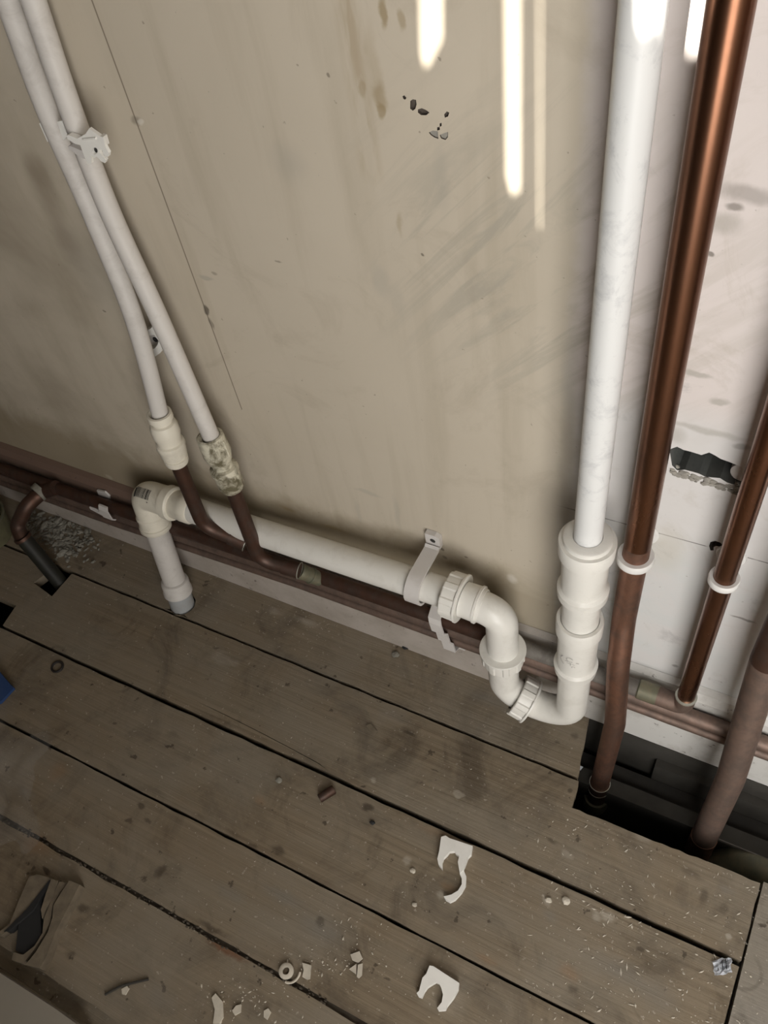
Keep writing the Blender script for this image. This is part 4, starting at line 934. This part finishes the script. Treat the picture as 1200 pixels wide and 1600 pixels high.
# twigs / nails
bm = bmesh.new(); tube(bm, fillet([F(164, 1554, 0.003), F(190, 1540, 0.004), F(232, 1530, 0.003)], 0.05), 0.0018, 6)
single('wood_splinter', bm, 'darkwood', 'thin dark splinter of wood above the lone small flake, bottom left', 'splinter')
# dark debris lumps beside the gap and the bolt heads
def lump(u, v, s_, mat, name, label, cat, group=None):
    bm = bmesh.new(); p = F(u, v); rr = random.Random(int(u*7+v))
    bmesh.ops.create_icosphere(bm, subdivisions=2, radius=1, matrix=Matrix.Translation((p.x, p.y, s_*0.5)) @ Matrix.Diagonal((s_*1.2, s_, s_*0.55, 1)))
    for q in bm.verts: q.co += Vector((rr.uniform(-1, 1), rr.uniform(-1, 1), rr.uniform(-0.4, 0.4)))*s_*0.18
    for q in bm.verts: q.co.z = max(q.co.z, 0.0002)
    return single(name, bm, mat, label, cat, group, smooth=False)
lump(436, 1220, 0.0045, 'rubble', 'dirt_lump', 'grey dirt lump left of the dark plug on the boards', 'lump')
lump(618, 1024, 0.0055, 'rubble', 'dirt_lump', 'dark dirt lump on the back floorboard below the waste pipe', 'lump')
lump(634, 1012, 0.0055, 'char', 'dirt_lump', 'black dirt lump tucked against the skirting below the saddle clip', 'lump')
lump(582, 1286, 0.0035, 'char', 'dirt_lump', 'small black crumb below the wide board gap', 'lump')
lump(884, 1408, 0.0050, 'chipc', 'plaster_crumb', 'largest white crumb on the right half of the third board', 'crumb')
lump(645, 1361, 0.0035, 'chipc', 'plaster_crumb', 'bright white crumb left of the long-hooked clip', 'crumb')
lump(857, 1407, 0.0040, 'chipc', 'plaster_crumb', 'dull white crumb left of the largest crumb', 'crumb')
lump(648, 1414, 0.0030, 'chipc', 'plaster_crumb', 'small white crumb lower left of the long-hooked clip', 'crumb')
# fine debris everywhere: stuff
bm = bmesh.new(); rr = random.Random(77)
def speck(u, v, s_, el=1.6):
    p = F(u, v)
    for yy in (Y1, Y2, Y3, Y4):
        if abs(p.y-yy) < 0.004: return
    if p.y > -0.018 or (p.x > -0.11 and p.y > -0.157): return
    a = rr.uniform(0, 6.28); d = Vector((math.cos(a), math.sin(a), 0)); n_ = Vector((-d.y, d.x, 0)); h = s_*0.4
    L = s_*rr.uniform(0.7, el); Wd = s_*rr.uniform(0.35, 0.8); z = 0.0006
    b = Vector((p.x, p.y, z)); v_ = [b-d*L, b+n_*Wd*0.8, b+d*L*0.9, b-n_*Wd]; tp = b+Vector((0, 0, h))+d*L*rr.uniform(-0.3, 0.3)
    vs_ = [bm.verts.new(q) for q in v_]; tv = bm.verts.new(tp)
    for i in range(4): bm.faces.new((vs_[i], vs_[(i+1) % 4], tv))
    bm.faces.new(vs_[::-1])
for i in range(330): speck(rr.uniform(820, 1190), rr.uniform(1260, 1600), rr.choice((0.0006, 0.0008, 0.0011, 0.0017)), 2.6)
for i in range(60): speck(rr.gauss(975, 50), rr.gauss(1440, 50), rr.choice((0.0008, 0.0012, 0.0020)), 2.8)
for i in range(220): speck(rr.uniform(380, 1000), rr.uniform(1030, 1600), rr.choice((0.0005, 0.0007, 0.0010)), 2)
for i in range(120): speck(rr.uniform(0, 500), rr.uniform(850, 1600), rr.choice((0.0005, 0.0008, 0.0012)), 1.6)
for i in range(90): speck(rr.gauss(530, 38), rr.gauss(1500, 30), rr.choice((0.0008, 0.0013, 0.0022)), 1.5)
for i in range(70): speck(rr.gauss(390, 40), rr.gauss(1560, 25), rr.choice((0.0008, 0.0014, 0.0024)), 1.5)
for i in range(60): speck(rr.gauss(480, 30), rr.gauss(975, 14), 0.0009, 1.5)
single('plaster_crumbs', bm, 'chipc', 'fine pale crumbs and shavings scattered over the floorboards', 'debris', smooth=False, kind='stuff')
# grit packed in the board gap nearest the bottom, and dust along the wall foot
bm = bmesh.new()
for i in range(200):
    x = rr.uniform(-0.95, -0.30); y = -0.5285+rr.gauss(0, 0.0022); s_ = rr.uniform(0.0008, 0.0020)
    bmesh.ops.create_icosphere(bm, subdivisions=1, radius=1, matrix=Matrix.Translation((x, y, -0.001+s_*0.5)) @ Matrix.Diagonal((s_*1.5, s_, s_*0.6, 1)))
single('gap_grit', bm, 'gapdirt', 'grey grit packed along the board gap nearest the bottom left', 'grit', smooth=False, kind='stuff')
